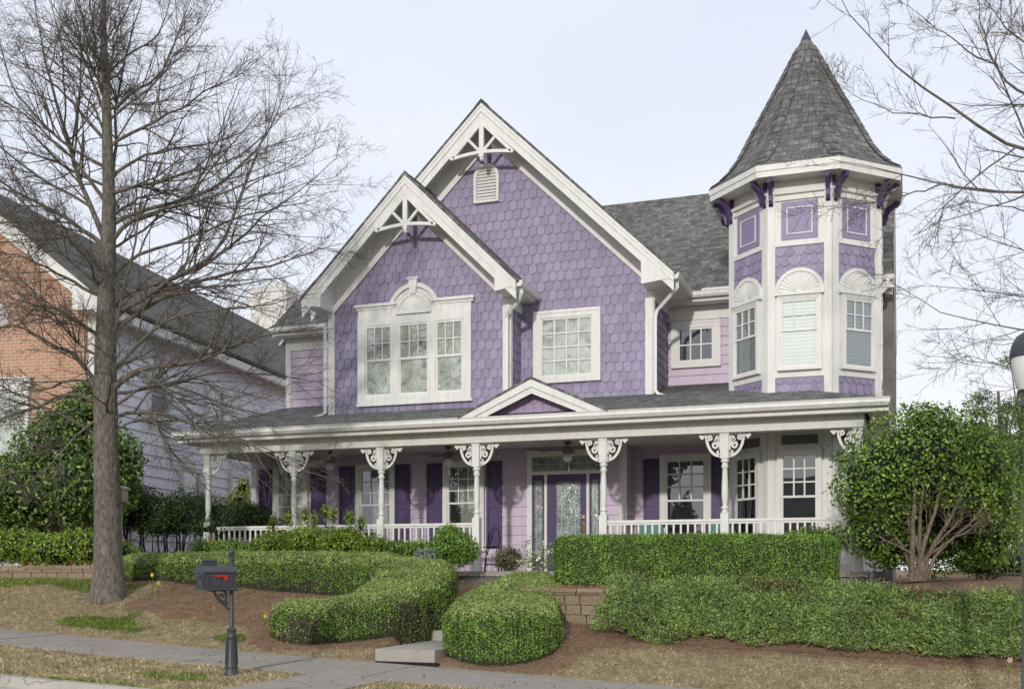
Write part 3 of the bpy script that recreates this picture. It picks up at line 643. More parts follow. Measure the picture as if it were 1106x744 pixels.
m = MB(); m.box(-14.36, XR, yE+.012, yE+.04, zE-.16, zE-.004); m.box(-14.36, XR, yE+.04, 19.60, zE-.15, zE-.115); m.box(XR-.03, XR, yE+.04, 24, zE-.16, zE-.004); m.box(-.62, XR-.03, 19.6, 24, zE-.15, zE-.115); m.box(-14.36, -14.33, yE+.04, 23.4, zE-.16, zE-.004)
for y in np.arange(19.3, 23.4, .5):
    m.box(-14.355, -14.33, y, y+.5, zt(y)-.14, zt(y)+.0)
m.build('fascia', WHITE, house)
xb0, xb1 = -14.05, -.70
m = MB(); m.box(xb0, xb1, 19.60, 19.86, 2.43, 2.72); m.box(xb0, xb0+.24, 19.862, 22, 2.43, 2.72); m.box(xb1-.24, xb1, 19.862, 22.6, 2.43, 2.72)
m.box(xb0-.01, xb1+.01, 19.585, 19.598, 2.655, 2.71)
m.build('porch_beam', WHITE2, house)
m = MB(); m.box(XL, -.75, 19.87, 22.72, 2.56, 2.6); m.build('porch_ceiling', CEIL, house)
m = MB(); m.box(-14.0, -.62, 19.45, 22.75, FLOOR-.09, FLOOR); m.build('porch_floor', STEPM, house)
m = MB(); m.box(-13.95, -.7, 19.5, 22.7, -1.2, FLOOR-.092); m.build('foundation', GREYP, house)
m = MB(); xc0, xc1 = ux(499, 19.2), ux(654, 19.2); xcc, zc = (xc0+xc1)/2, 3.50; hw = (xc1-xc0)/2; p3 = (zc-2.86)/hw; F = Frame((0, 19.16, 0))
rm = MB(); q = math.sqrt(1+p3*p3)
for s in (-1, 1):
    b = xcc+s*(hw+.06); zb = zc-p3*(hw+.06)
    yback = 19.27+(zc-2.86)/pp
    rm.add([(xcc, 19.12, zc), (b, 19.12, zb), (b, 19.4, zb), (xcc, yback+.1, zc), (xcc, 19.12, zc+.05), (b, 19.12, zb+.05), (b, 19.4, zb+.05), (xcc, yback+.1, zc+.05)], [(0, 1, 2, 3), (4, 7, 6, 5), (0, 4, 5, 1), (1, 5, 6, 2), (2, 6, 7, 3)])
    m.fprism(F, [(xcc, zc), (xcc+s*hw, zc-p3*hw), (xcc+s*(hw-.01), zc-p3*hw-.02), (xcc+s*(hw-.32), zc-p3*hw-.0), (xcc, zc-.125*q)][:2]+[(xcc+s*(hw-.24), zc-p3*hw-.01), (xcc, zc-.125*q)], 0, .03)
    m.fprism(F, [(xcc, zc-.125*q), (xcc+s*(hw-.24), zc-p3*hw-.01), (xcc+s*(hw-.48), zc-p3*hw-.01), (xcc, zc-.235*q)], -.03, -.001)
    m.fprism(F, [(xcc, zc-.02), (xcc+s*hw, zc-p3*hw-.02), (xcc+s*hw, zc-p3*hw-.05), (xcc, zc-.05)], -1.1, -.031)
rm.build('pediment_roof', ROOF, house); m.build('pediment_fascia', WHITE, house)
wall(Frame((0, 19.45, 0)), [(xcc-hw*.8, zc-p3*hw*.8-.06), (xcc+hw*.8, zc-p3*hw*.8-.06), (xcc, zc-.06)], 'fish', paint('lilac pink shingle paint', (.40, .30, .45), .6, .08, .1, island=.1), house, 'pediment_wall', back=.05)
# porch posts with gingerbread brackets
def spiral(cx, cz, r0, turns, a0, flip=1, n=22): return [(cx+flip*r0*(1-.85*i/n)*math.cos(R(a0)+2*math.pi*turns*i/n), cz+r0*(1-.85*i/n)*math.sin(R(a0)+2*math.pi*turns*i/n)) for i in range(n+1)]
def post(px, sides=(-1, 1)):
    x = ux(px, YP); m = MB(); F = Frame((x, YP, 0)); b = .072
    m.box(x-.085, x+.085, YP-.085, YP+.085, FLOOR, FLOOR+.1); m.box(x-b, x+b, YP-b, YP+b, FLOOR+.1, 1.0); m.box(x-b, x+b, YP-b, YP+b, 1.98, 2.43); m.box(x-.082, x+.082, YP-.082, YP+.082, 2.385, 2.428)
    m.lathe((x, YP, 0), [(.07, 1.0), (.075, 1.02), (.05, 1.05), (.05, 1.07), (.07, 1.09), (.07, 1.11), (.045, 1.14), (.043, 1.17), (.056, 1.24), (.063, 1.35), (.058, 1.52), (.047, 1.74), (.044, 1.80), (.066, 1.83), (.066, 1.85), (.05, 1.87), (.05, 1.90), (.072, 1.92), (.072, 1.95), (.06, 1.98)], 16)
    o = m.build('porch_post', WHITE, house, base=(x, YP, FLOOR), smooth=True)
    for s in sides:
        g = MB(); n0, n1 = -.014, .014; kx = .82; sv = lambda P_: [(s*.072+(a-s*.072)*kx, b) for a, b in P_]
        rim = [(s*(.075+.30*math.cos(R(a))**1.0), 2.36-.36*math.sin(R(a))*1.0) for a in range(0, 91, 6)]
        g.ribbon(F, sv([(s*.075, 1.98)]+[(s*(.09+.28*(1-math.cos(R(a)))), 2.00+.34*math.sin(R(a))**.9) for a in range(4, 88, 7)]+[(s*.40, 2.37)] if False else [(s*(.085+.30*math.sin(R(a))), 2.395-.37*math.cos(R(a))) for a in range(0, 91, 6)]), .046, n0, n1)
        g.fbox(F, min(s*.072, s*.39), max(s*.072, s*.46)*1.0 if s < 0 else s*.39, 2.40, 2.43, n0, n1); g.fbox(F, min(s*.072, s*.10), max(s*.072, s*.10), 1.99, 2.42, n0, n1)
        g.ribbon(F, sv(spiral(s*.20, 2.23, .085, 1.35, 80, s)), .036, n0, n1); g.ribbon(F, sv(spiral(s*.30, 2.345, .055, 1.3, -60, s)), .032, n0, n1)
        g.ribbon(F, sv(spiral(s*.145, 2.345, .045, 1.2, 200, s)), .034, n0, n1); g.ribbon(F, sv(spiral(s*.13, 2.10, .04, 1.1, 120, s)), .03, n0, n1)
        c = (s*.405, 2.375); g.fprism(F, [(c[0]-.06, c[1]+.01), (c[0], c[1]-.055), (c[0]+.06, c[1]+.01), (c[0]+.03, c[1]+.05), (c[0]-.03, c[1]+.05)][::1], n0, n1)
        g.build('bracket', WHITE, o)
POSTS = [225, 317.5, 412, 515, 652, 783, 927]
for i, px in enumerate(POSTS): post(px, (1,) if i == 0 else (-1,) if i == 6 else (-1, 1))
def railing(a, b, axis='x', fix=YP):
    m = MB(); zt_, zb = .905, .10
    if axis == 'x': m.box(a, b, fix-.04, fix+.04, zt_-.045, zt_); m.box(a, b, fix-.02, fix+.02, zt_-.085, zt_-.047); m.box(a, b, fix-.022, fix+.022, zb, zb+.05); base = ((a+b)/2, fix, FLOOR)
    else: m.box(fix-.04, fix+.04, a, b, zt_-.045, zt_); m.box(fix-.022, fix+.022, a, b, zb, zb+.05); base = (fix, (a+b)/2, FLOOR)
    o = m.build('porch_railing', WHITE, house, base=base); n = int(round((b-a)/.128)); first = None
    for i in range(n):
        t = a+(b-a)*(i+.5)/n; loc = Vector((t, fix, zb+.05) if axis == 'x' else (fix, t, zb+.05))
        if first is None:
            k = MB(); k.box(-.017, .017, -.017, .017, 0, zt_-.087-zb-.05+.0); k.v = [(v[0]+loc.x, v[1]+loc.y, v[2]+loc.z) for v in k.v]; first = k.build('baluster', WHITE, o, base=loc)
        else:
            c = first.copy(); COL.objects.link(c); c.parent = o; c.location = loc-BASE[o.name]
X = [ux(p, YP) for p in POSTS]
for i, j in ((0, 1), (1, 2), (2, 3), (4, 5), (5, 6)): railing(X[i]+.075, X[j]-.075)
railing(YP+.08, 22.0, 'y', X[0]); railing(YP+.08, 22.6, 'y', X[6])
# windows of the first floor and shutters
def shutter(F, px0, px1, Y, z0=.46, z1=2.31):
    a, b = ux(px0, Y), ux(px1, Y); m = MB(); m.fbox(F, a, b, z0, z1, .02, .046); st = .05; zmid = z0+(z1-z0)*.5
    for c, d in ((a, a+st), (b-st, b)): m.fbox(F, c, d, z0, z1, .045, .065)
    for c, d in ((z0, z0+.08), (zmid-.05, zmid+.05), (z1-.08, z1)): m.fbox(F, a+st, b-st, c, d, .045, .064)
    for c, d in ((z0+.12, zmid-.09), (zmid+.09, z1-.12)):
        m.fbox(F, a+st+.035, b-st-.035, c, d, .045, .058)
    return m.build('shutter', PURPLE, house)
for a, b in ((281, 294.5), (337, 352.8), (367.6, 383.3), (427.8, 443.8), (461.8, 478), (526.3, 542.8)): shutter(F22, a, b, 22.0)
for a, b in ((695.7, 712.6), (768, 784)): shutter(F27, a, b, 22.7)
for a, b, inn in ((301, 330, 'curtain'), (390.5, 423.5, 'drapes'), (484.5, 519.5, 'drapes')):
    window(house, F22, (ux(a, 22), ux(b, 22), .52, 2.24), 3, 3, inn, .10, split=1.42)
window(house, F27, (ux(719.5, 22.7), ux(762.5, 22.7), .52, 2.28), 3, 3, 'dark', .12, split=1.42, muntw=.03)
# door
F22w = F22; F22 = Frame((0, 22.0-.018, 0))
dl, dr = ux(576, 22), ux(649.5, 22); m = MB()
m.fbox(F22, dl-.11, dl, FLOOR, 2.46, 0, .08); m.fbox(F22, dr, dr+.11, FLOOR, 2.46, 0, .08); m.fbox(F22, dl, dr, 2.36, 2.46, 0, .079); m.fbox(F22, dl-.14, dr+.14, 2.46, 2.50, 0, .1)
m.fbox(F22, dl, dr, 1.985, 2.06, 0, .078)
d0, d1 = ux(590.8, 22), ux(636.2, 22)
for x in (d0, d1): m.fbox(F22, x-.03, x+.03, FLOOR, 1.985, 0, .077)
m.build('door_frame', WHITE, house)
m = MB(); m.fbox(F22, dl, dr, 2.06, 2.36, .02, .034); t = m.build('transom_window', ETCH, house); m = MB()
cx = (dl+dr)/2; w = (dr-dl)/2
m.ribbon(F22, [(cx-w+.1, 2.13), (cx-w+.1, 2.29), (cx-w+.16, 2.33), (cx+w-.16, 2.33), (cx+w-.1, 2.29), (cx+w-.1, 2.13), (cx+w-.16, 2.09), (cx-w+.16, 2.09)], .012, .034, .042, closed=True)
for k in (-.4, 0, .4): m.ribbon(F22, [(cx+k-.08, 2.21), (cx+k, 2.28), (cx+k+.08, 2.21), (cx+k, 2.14)], .01, .034, .042, closed=True)
m.fbox(F22, dl+.1, dr-.1, 2.205, 2.215, .034, .041); m.build('came', CARAME, t)
door = MB(); a, b = d0+.035, d1-.035; ga, gb = ux(601.5, 22), ux(628.6, 22)
door.fbox(F22, a, ga, FLOOR+.02, 1.98, .02, .062); door.fbox(F22, gb, b, FLOOR+.02, 1.98, .02, .062); door.fbox(F22, ga, gb, 1.84, 1.98, .02, .061); door.fbox(F22, ga, gb, FLOOR+.02, .32, .02, .061)
door.ribbon(F22, [(ga-.01, .31), (gb+.01, .31), (gb+.01, 1.85), (ga-.01, 1.85)], .035, .06, .074, closed=True)
door = door.build('front_door', PURPLE, house)
def leaded(F, a, b, z0, z1, parent, arch=True):
    g = MB(); g.fbox(F, a, b, z0, z1, .02, .04); g.build('glass', ETCH, parent); m = MB(); cx = (a+b)/2; w = (b-a)/2; i = w*.55
    if arch: m.ribbon(F, [(cx-i, z0)]+[(cx-i, z1-.2)]+[(cx+i*math.cos(R(t)), z1-.2+.12*math.sin(R(t))) for t in range(180, -1, -20)]+[(cx+i, z0)], .012, .04, .048)
    else: m.fbox(F, cx-i, cx-i+.008, z0, z1, .04, .048); m.fbox(F, cx+i-.008, cx+i, z0, z1, .04, .048)
    n = 5 if arch else 4
    for k in range(n):
        z = z0+(z1-z0)*(k+.6)/n; s = min(w*.32, .09); m.ribbon(F, [(cx-s, z), (cx, z+s*1.5), (cx+s, z), (cx, z-s*1.5)], .012, .04, .05, closed=True)
        m.fbox(F, a, cx-i, z+.14, z+.149, .04, .047); m.fbox(F, cx+i, b, z+.14, z+.149, .04, .047); m.fbox(F, cx-i, cx+i, z-.151, z-.143, .04, .047)
        m.fbox(F, cx-.004, cx+.004, z+s*1.5, z+.17, .04, .047)
    m.build('came', CARAME, parent)
leaded(F22, ga, gb, .32, 1.84, door)
hm = MB(); hx = b-.06; hm.fbox(F22, hx-.022, hx+.022, .72, .98, .062, .072); hm.tube([F22.p(hx, .95, .07), F22.p(hx, .93, .12), F22.p(hx, .80, .125), F22.p(hx, .74, .08)], .011, 8); hm.fbox(F22, hx-.03, hx+.03, 1.06, 1.13, .062, .085); hm.build('handle', BRASS, door)
for a, b in ((dl, d0-.03), (d1+.03, dr)):
    s = MB(); s.fbox(F22, a, a+.045, FLOOR+.02, 1.98, .02, .06); s.fbox(F22, b-.045, b, FLOOR+.02, 1.98, .02, .06); s.fbox(F22, a+.045, b-.045, 1.86, 1.98, .02, .059); s.fbox(F22, a+.045, b-.045, FLOOR+.02, .3, .02, .059)
    s = s.build('sidelight', PURPLE, house); leaded(F22, a+.045, b-.045, .3, 1.86, s, False)
F22 = F22w
# upper windows
cxw = -9.87
wx = lambda px: ux(px, YL)
m = MB(); W0, W1 = cxw-1.30, cxw+1.33; zb, zh = 3.56, 5.40
m.fbox(FL, W0, W0+.17, zb, zh, 0, .093); m.fbox(FL, W1-.17, W1, zb, zh, 0, .093); m.fbox(FL, W0+.17, W1-.17, zb, zb+.15, 0, .092); m.fbox(FL, W0+.17, W1-.17, zh-.17, zh, 0, .092)
w1, w2 = -10.28, -9.42
for c in (w1, w2): m.fbox(FL, c-.075, c+.075, zb+.15, zh-.17, 0, .091)
m.fbox(FL, W0, w1+.03, zh, zh+.18, 0, .07); m.fbox(FL, w2-.03, W1, zh, zh+.18, 0, .07)
for a, b in ((W0-.08, w1+.02), (w2-.02, W1+.08)):
    m.fbox(FL, a+.04, b-.03, zh+.18, zh+.235, 0, .09); m.fbox(FL, a, b, zh+.235, zh+.285, 0, .13); m.fbox(FL, a+.02, b-.02, zh+.30-.015, zh+.305, 0, .10)
ac = (w1+w2)/2; m.fprism(FL, arc(ac, zh, .62, .66, 0, 180, 28), 0, .04)
m.ribbon(FL, arc(ac, zh, .58, .63, 0, 180, 32), .09, .0, .095); m.ribbon(FL, arc(ac, zh, .49, .53, 0, 180, 32), .07, .0, .062)
fan(m, FL, ac, zh+.06, .40, .40, .038, 17)
m.fprism(FL, [(ac-.06, zh+.44), (ac+.06, zh+.44), (ac+.1, zh+.74), (ac-.1, zh+.74)], .0, .13); m.fbox(FL, ac-.13, ac+.13, zh+.74, zh+.78, 0, .15)
m.fbox(FL, W0-.03, W1+.03, zb-.05, zb+.002, 0, .10)
tw = m.build('window', WHITE, house); tw['label'] = 'triple window with arched sunburst panel and keystone above'
def inset(parent, F, u0, u1, z0, z1, cols, rows, split, inner, n=0):
    s = MB(); st = .05
    for (zl, zt2, cc, rr, n0) in ((split-.01, z1, cols, rows, .050), (z0, split+.035, 1, 1, .034)):
        s.fbox(F, u0, u0+st, zl, zt2, n0, n0+.03); s.fbox(F, u1-st, u1, zl, zt2, n0, n0+.03); s.fbox(F, u0+st, u1-st, zl, zl+st, n0, n0+.029); s.fbox(F, u0+st, u1-st, zt2-st, zt2, n0, n0+.029)
        for i in range(1, cc): x = u0+st+(u1-u0-2*st)*i/cc; s.fbox(F, x-.012, x+.012, zl+st, zt2-st, n0+.004, n0+.025)
        for i in range(1, rr): z = zl+st+(zt2-zl-2*st)*i/rr; s.fbox(F, u0+st, u1-st, z-.012, z+.012, n0+.003, n0+.026)
    s.build('sash', WHITE, parent)
    p = MB(); p.add([F.p(u0, z0, .051), F.p(u1, z0, .051), F.p(u1, z1, .051), F.p(u0, z1, .051)], [(0, 1, 2, 3)]); p.build('pane', GLASS, parent, recalc=False)
    p = MB(); p.add([F.p(u0, z0, .044), F.p(u1, z0, .044), F.p(u1, z1, .044), F.p(u0, z1, .044)], [(0, 1, 2, 3)]); p.build('curtain', inner, parent, recalc=False)
for a, b in ((W0+.17, w1-.075), (w1+.075, w2-.075), (w2+.075, W1-.17)): inset(tw, FL, a, b, zb+.15, zh-.17, 3, 2, 4.47, CURT)
def wpx(F, Y, px0, px1, y0, y1, *a, **k):
    A = at(px0, y1, Y); B = at(px1, y0, Y); cxp = (px0+px1)/2; z0 = at(cxp, y1, Y).z; z1 = at(cxp, y0, Y).z
    return window(house, F, (A.x, B.x, z0, z1), *a, **k)
wpx(FM, YM, 585, 641.5, 343, 406.5, 4, 4, 'curtain', .16, sill=False, muntw=.03)
wpx(FR, YR, 733, 771.5, 354.5, 391, 3, 2, 'dark', .15, sill=False, muntw=.03)
window(house, FR, (-12.75, -12.2, 4.0, 5.05), 2, 3, 'curtain', .1, split=4.6)
m = MB(); v0, v1 = ux(513, YM), ux(540, YM); vc = (v0+v1)/2; r = (v1-v0)/2; zb = at(526, 220, YM).z; zsn = at(526, 178.5, YM).z-r
m.ribbon(FM, [(v0+.03, zb+.03)]+arc(vc, zsn, -(r-.03), r-.03, 0, 180, 18)+[(v1-.03, zb+.03)], .07, 0, .09, closed=True)
m.fprism(FM, [(v0+.05, zb), (v1-.05, zb)]+arc(vc, zsn, r-.05, r-.05, 0, 180, 14), .02, .042)
k = 0
z = zb+.08
while z < zsn+r-.07:
    hx = r-.07 if z < zsn else math.sqrt(max(0.0001, (r-.07)**2-(z-zsn)**2))
    m.add([FM.p(vc-hx, z, .085), FM.p(vc+hx, z, .085), FM.p(vc+hx, z+.055, .045), FM.p(vc-hx, z+.055, .045), FM.p(vc-hx, z-.012, .08), FM.p(vc+hx, z-.012, .08)], [(0, 1, 2, 3), (4, 5, 1, 0)]); z += .068
m.build('attic_vent', WHITE, house, recalc=False)
# turret
TC = Vector((-1.885, 22.39, 0)); TW = 1.15; TR = TW/(2*math.sin(R(22.5))); TA = TR*math.cos(R(22.5))
def tframe(k, r=TA): a = 45*k; return Frame(TC+Vector((math.sin(R(a)), -math.cos(R(a)), 0))*r, a)
m = MB(); m.lathe((TC.x, TC.y, 0), [(TR, FLOOR), (TR, 7.25)], 8, rot=R(22.5)); m.build('turret_wall', WHITE, house)
h = TW/2; sm = MB(); pn = MB(); tr = MB(); cb = []
for k in range(-2, 4):
    F = tframe(k); sm, pn, tr = MB(), MB(), MB()
    for s in (-1, 1): tr.fbox(F, min(s*h, s*(h-.135)), max(s*h, s*(h-.135))-.0, 2.5, 6.98, 0, .035); tr.fbox(F, min(s*h, s*(h-.135)), max(s*h, s*(h-.135)), FLOOR, 2.5, 0, .032)
    tr.fbox(F, -h, h, 6.98, 7.04, 0, .055); tr.fbox(F, -h, h, 6.86, 6.9, 0, .04)
    for z0, z1 in ((6.01, 6.10), (3.57, 3.66)): tr.fbox(F, -h+.135, h-.135, z0, z1, 0, .036)
    reg_ = [(-h+.135, 5.1), (h-.135, 5.1), (h-.135, 6.01), (-h+.135, 6.01)]; cover(sm, F, reg_, 'fish', .175, .19)
    sm.build('turret_shingles', LILAC, house, recalc=False); sm = MB()
    cover(sm, F, [(-h+.135, 3.1), (h-.135, 3.1), (h-.135, 3.57), (-h+.135, 3.57)], 'fish', .175, .19)
    tr.fbox(F, -h+.135, h-.135, 3.66, 5.1, 0, .012)
    pn.fbox(F, -.33, .33, 6.13, 6.83, 0, .02)
    tr.ribbon(F, [(-.225, 6.235), (.225, 6.235), (.225, 6.715), (-.225, 6.715)], .03, .02, .032, closed=True)
    pn.build('turret_panel', LILACP, house); pn = MB(); pn.fbox(F, -.33, .33, 2.33, 2.5, 0, .0085); pn.build('turret_panel', GREYP, house)
    tr.build('turret_trim', WHITE, house); sm.build('turret_shingles', LILAC, house, recalc=False)
for k in (-1, 0, 1):
    F = tframe(k)
    window(house, F, (-.34, .34, 3.74, 5.00), 3, 2, 'blind', .06, split=4.42, n=.012, sill=False)
    m = MB(); fan(m, F, 0, 5.12, .445, .45, .025, 15); m.build('sunburst_panel', WHITE, house)
    window(house, F, (-.33, .33, .5, 2.16), 3, 3, 'dark', .07, split=1.34, n=.004, sill=False, muntw=.028)
ER = 1.90; EA = ER*math.cos(R(22.5))
m = MB(); m.lathe((TC.x, TC.y, 0), [(ER+.04, 7.44), (ER+.03, 7.47), (1.72, 7.60), (1.53, 7.80), (1.36, 8.05), (1.20, 8.36), (1.00, 8.74), (.6, 9.48), (.2, 10.24), (.09, 10.44), (0.005, 10.62)], 8, rot=R(22.5), cap=False)
for j in range(8):                              # hip cap shingles
    a = R(22.5+45*j); prof = [(1.9, 7.475), (1.72, 7.61), (1.53, 7.81), (1.36, 8.06), (1.20, 8.37), (1.0, 8.75), (.6, 9.49), (.2, 10.25)]
    for (r0, z0), (r1, z1) in zip(prof[:-1], prof[1:]):
        nseg = max(1, int(math.hypot(r1-r0, z1-z0)/.17))
        for q in range(nseg):
            ra, za_ = r0+(r1-r0)*q/nseg, z0+(z1-z0)*q/nseg; rb, zb_ = r0+(r1-r0)*(q+1.1)/nseg, z0+(z1-z0)*(q+1.1)/nseg; vs = []
            for (rr, z_, up) in ((ra, za_, .03), (rb, zb_, .012)):
                c = math.cos(R(22.5)); wv = min(.14, rr*.36)
                for s in (-1, 0, 1):
                    # follow the two facets either side of the hip
                    ang = a; base = Vector((math.cos(a)*rr, math.sin(a)*rr, 0)); tdir = Vector((-math.sin(a), math.cos(a), 0)); inw = Vector((-math.cos(a), -math.sin(a), 0))
                    vs.append(Vector((TC.x, TC.y, z_+up))+base+tdir*s*wv+inw*abs(s)*wv*math.tan(R(22.5))+(Vector((math.cos(a), math.sin(a), 0))*.012))
            m.add(vs, [(0, 1, 4, 3), (1, 2, 5, 4)])
m.build('turret_roof', ROOF, house)
m = MB(); m.lathe((TC.x, TC.y, 0), [(.13, 10.32), (.10, 10.44), (.0, 10.66)], 8, rot=R(22.5)); m.build('turret_cap', IRON, house)
m = MB()
for k in range(8):
    F = tframe(k, EA); hh = ER*math.sin(R(22.5))
    for z0, z1, n in ((7.33, 7.44, .03), (7.22, 7.33, .012)):
        e = n*math.tan(R(22.5)); m.add([F.p(-hh-e, z0, n), F.p(hh+e, z0, n), F.p(hh+e, z1, n), F.p(-hh-e, z1, n), F.p(-hh+.04, z0, -.06), F.p(hh-.04, z0, -.06), F.p(hh-.04, z1, -.06), F.p(-hh+.04, z1, -.06)], [(0, 1, 2, 3), (4, 7, 6, 5), (0, 4, 5, 1), (3, 2, 6, 7)])
m.lathe((TC.x, TC.y, 0), [(ER-.02, 7.24), (ER-.02, 7.26)], 8, rot=R(22.5))
m.build('turret_eave', WHITE, house)
def corbel(k, u):
    F = tframe(k); fr = Frame(F.p(u, 0, 0), 45*k+90-0)      # side frame: u axis runs outward
    out = [(0.035, 6.80), (.10, 6.79), (.13, 6.86), (.14, 6.95), (.19, 7.04), (.27, 7.10), (.34, 7.13), (.36, 7.235), (.27, 7.235), (.20, 7.18), (.10, 7.12), (.06, 7.02), (.035, 6.93)]
    f2 = Frame(F.p(u, 0, 0)); f2.U = F.Nn; f2.Nn = F.U
    m = MB(); m.fprism(f2, out, -.035, .035); m.fprism(f2, [(0.0, 6.76), (.036, 6.76), (.036, 7.235), (0, 7.235)], -.045, .045); m.build('corbel', PURPLE, house)
for k in range(-2, 3):
    for u in (-h+.06, h-.06): corbel(k, u)
# ------------------------------------------------------------ ceiling fans, porch furniture
def ceiling_fan(px, rot, label):
    c = at(px, 490, 20.9); t = thing('ceiling_fan', (c.x, c.y, 2.2), label, 'ceiling fan', 'ceiling fans under the porch roof')
    m = MB(); m.lathe((c.x, c.y, 0), [(.07, 2.56), (.07, 2.5), (.02, 2.48), (.02, 2.43), (.10, 2.42), (.12, 2.36), (.10, 2.31), (.05, 2.29)], 16); m.build('motor', BRONZE, t, smooth=True)
    m = MB(); m.lathe((c.x, c.y, 0), [(.05, 2.29), (.09, 2.25), (.10, 2.2), (.07, 2.15), (.01, 2.13)], 14); m.build('lamp', GLOBE, t, smooth=True)
    m = MB(); m.tube([(c.x+.03, c.y, 2.2), (c.x+.03, c.y, 1.98)], .004, 4); m.lathe((c.x+.03, c.y, 1.95), [(.001, 0), (.012, .01), (.001, .035)], 6); m.build('pull_chain', WHITE, t)
    for i in range(5):
        a = R(rot+72*i); d = Vector((math.cos(a), math.sin(a), 0)); e = Vector((-math.sin(a), math.cos(a), 0)); C0 = Vector((c.x, c.y, 2.37)); m = MB()
        m.hexa([C0+d*.1-e*.02, C0+d*.2-e*.05, C0+d*.2+e*.05+Vector((0, 0, .01)), C0+d*.1+e*.02]+[v+Vector((0, 0, .008)) for v in (C0+d*.1-e*.02, C0+d*.2-e*.05, C0+d*.2+e*.05+Vector((0, 0, .01)), C0+d*.1+e*.02)])
        A = [C0+d*.2-e*.055, C0+d*.64-e*.07, C0+d*.64+e*.07+Vector((0, 0, .02)), C0+d*.2+e*.055+Vector((0, 0, .02))]; m.hexa(A+[v+Vector((0, 0, .008)) for v in A]); m.build('blade', BRONZE, t)
ceiling_fan(356, 10, 'ceiling fan over the left end of the porch, left of the other two')
ceiling_fan(484, 0, 'ceiling fan over the porch between the left windows, middle of three')
ceiling_fan(613, 25, 'ceiling fan with pull chain hanging in front of the front door')
def chair(px, label):
    c = at(px, 560, 21.3); x, y = c.x, c.y; t = thing('porch_chair', (x, y, FLOOR), label, 'chair', 'porch chairs with teal cushions')
    m = MB(); m.box(x-.28, x+.28, y-.26, y+.28, .36, .40); 
    for s in (-1, 1): m.box(x+s*.29-.02, x+s*.29+.02, y-.28, y+.28, .60, .63); m.box(x+s*.29-.02, x+s*.29+.02, y-.28, y-.24, FLOOR, .6); m.box(x+s*.29-.02, x+s*.29+.02, y+.24, y+.28, FLOOR, .92)
    m.box(x-.27, x+.27, y+.245, y+.275, .84, .92); m.box(x-.27, x+.27, y+.245, y+.275, .5, .54); m.build('frame', BLACK, t)
    m = MB(); m.box(x-.26, x+.26, y-.24, y+.22, .402, .49); m.box(x-.25, x+.25, y+.13, y+.24, .50, .93); o = m.build('cushion', TEAL, t)
    bv = o.modifiers.new('b', 'BEVEL'); bv.width = .035; bv.segments = 3
chair(701, 'porch chair with teal cushion in front of the left shutter of the large window'); chair(777, 'porch chair with teal cushion behind the second post from the right')
m = MB(); a, b = at(782, 561, 20.2), at(803, 579, 20.0); m.beam((a.x, a.y, a.z), (b.x, b.y, b.z), .035, .02); m.beam((a.x, a.y, a.z), (a.x-.12, a.y+.02, a.z-.35), .03, .02); m.beam((b.x, b.y, b.z), (b.x, b.y, FLOOR), .03, .02)
tag(m.build('folding_stand', BLACK), 'dark folding stand leaning behind the porch railing beside the second post from the right', 'stand')
# black iron scroll stand by the entry post
c = at(532, 617, 20.3); x, y = c.x, c.y; F = Frame((x, y, 0)); m = MB()
def wire(pts, r=.011): m.tube([F.p(u, z, n) for u, z, n in pts], r, 6)
m_pts = [(-.16, -.03, 0), (-.12, .4, 0), (-.06, .72, 0), (.02, .84, 0), (.12, .78, 0), (.16, .62, 0), (.13, .48, 0)]
wire(m_pts); wire([(-.10, .45, 0), (.15, .45, 0)]); wire([(-.14, .1, .02), (.14, .1, .02)]); wire([(.13, .48, 0), (.15, .2, 0), (.19, -.03, 0)]); wire([(-.10, .3, .03), (-.02, .6, .03), (.05, .8, .03)])
wire([(u, z, .1) for u, z in [(-.14, -.03), (-.08, .42)]]); wire([(u, z, .1) for u, z in [(.17, -.03), (.12, .42)]]); m.tube([F.p(-.04+.14*math.cos(R(t)), .44, .05+.1*math.sin(R(t))) for t in range(0, 361, 20)], .009, 5)
wire([(-.06+.06*math.cos(R(t))*(1-t/500), .6+.1*math.sin(R(t))*(1-t/500), 0) for t in range(0, 400, 30)])
tag(m.build('scroll_stand', BLACK), 'black wrought iron scroll stand on the porch beside the entry post', 'plant stand')
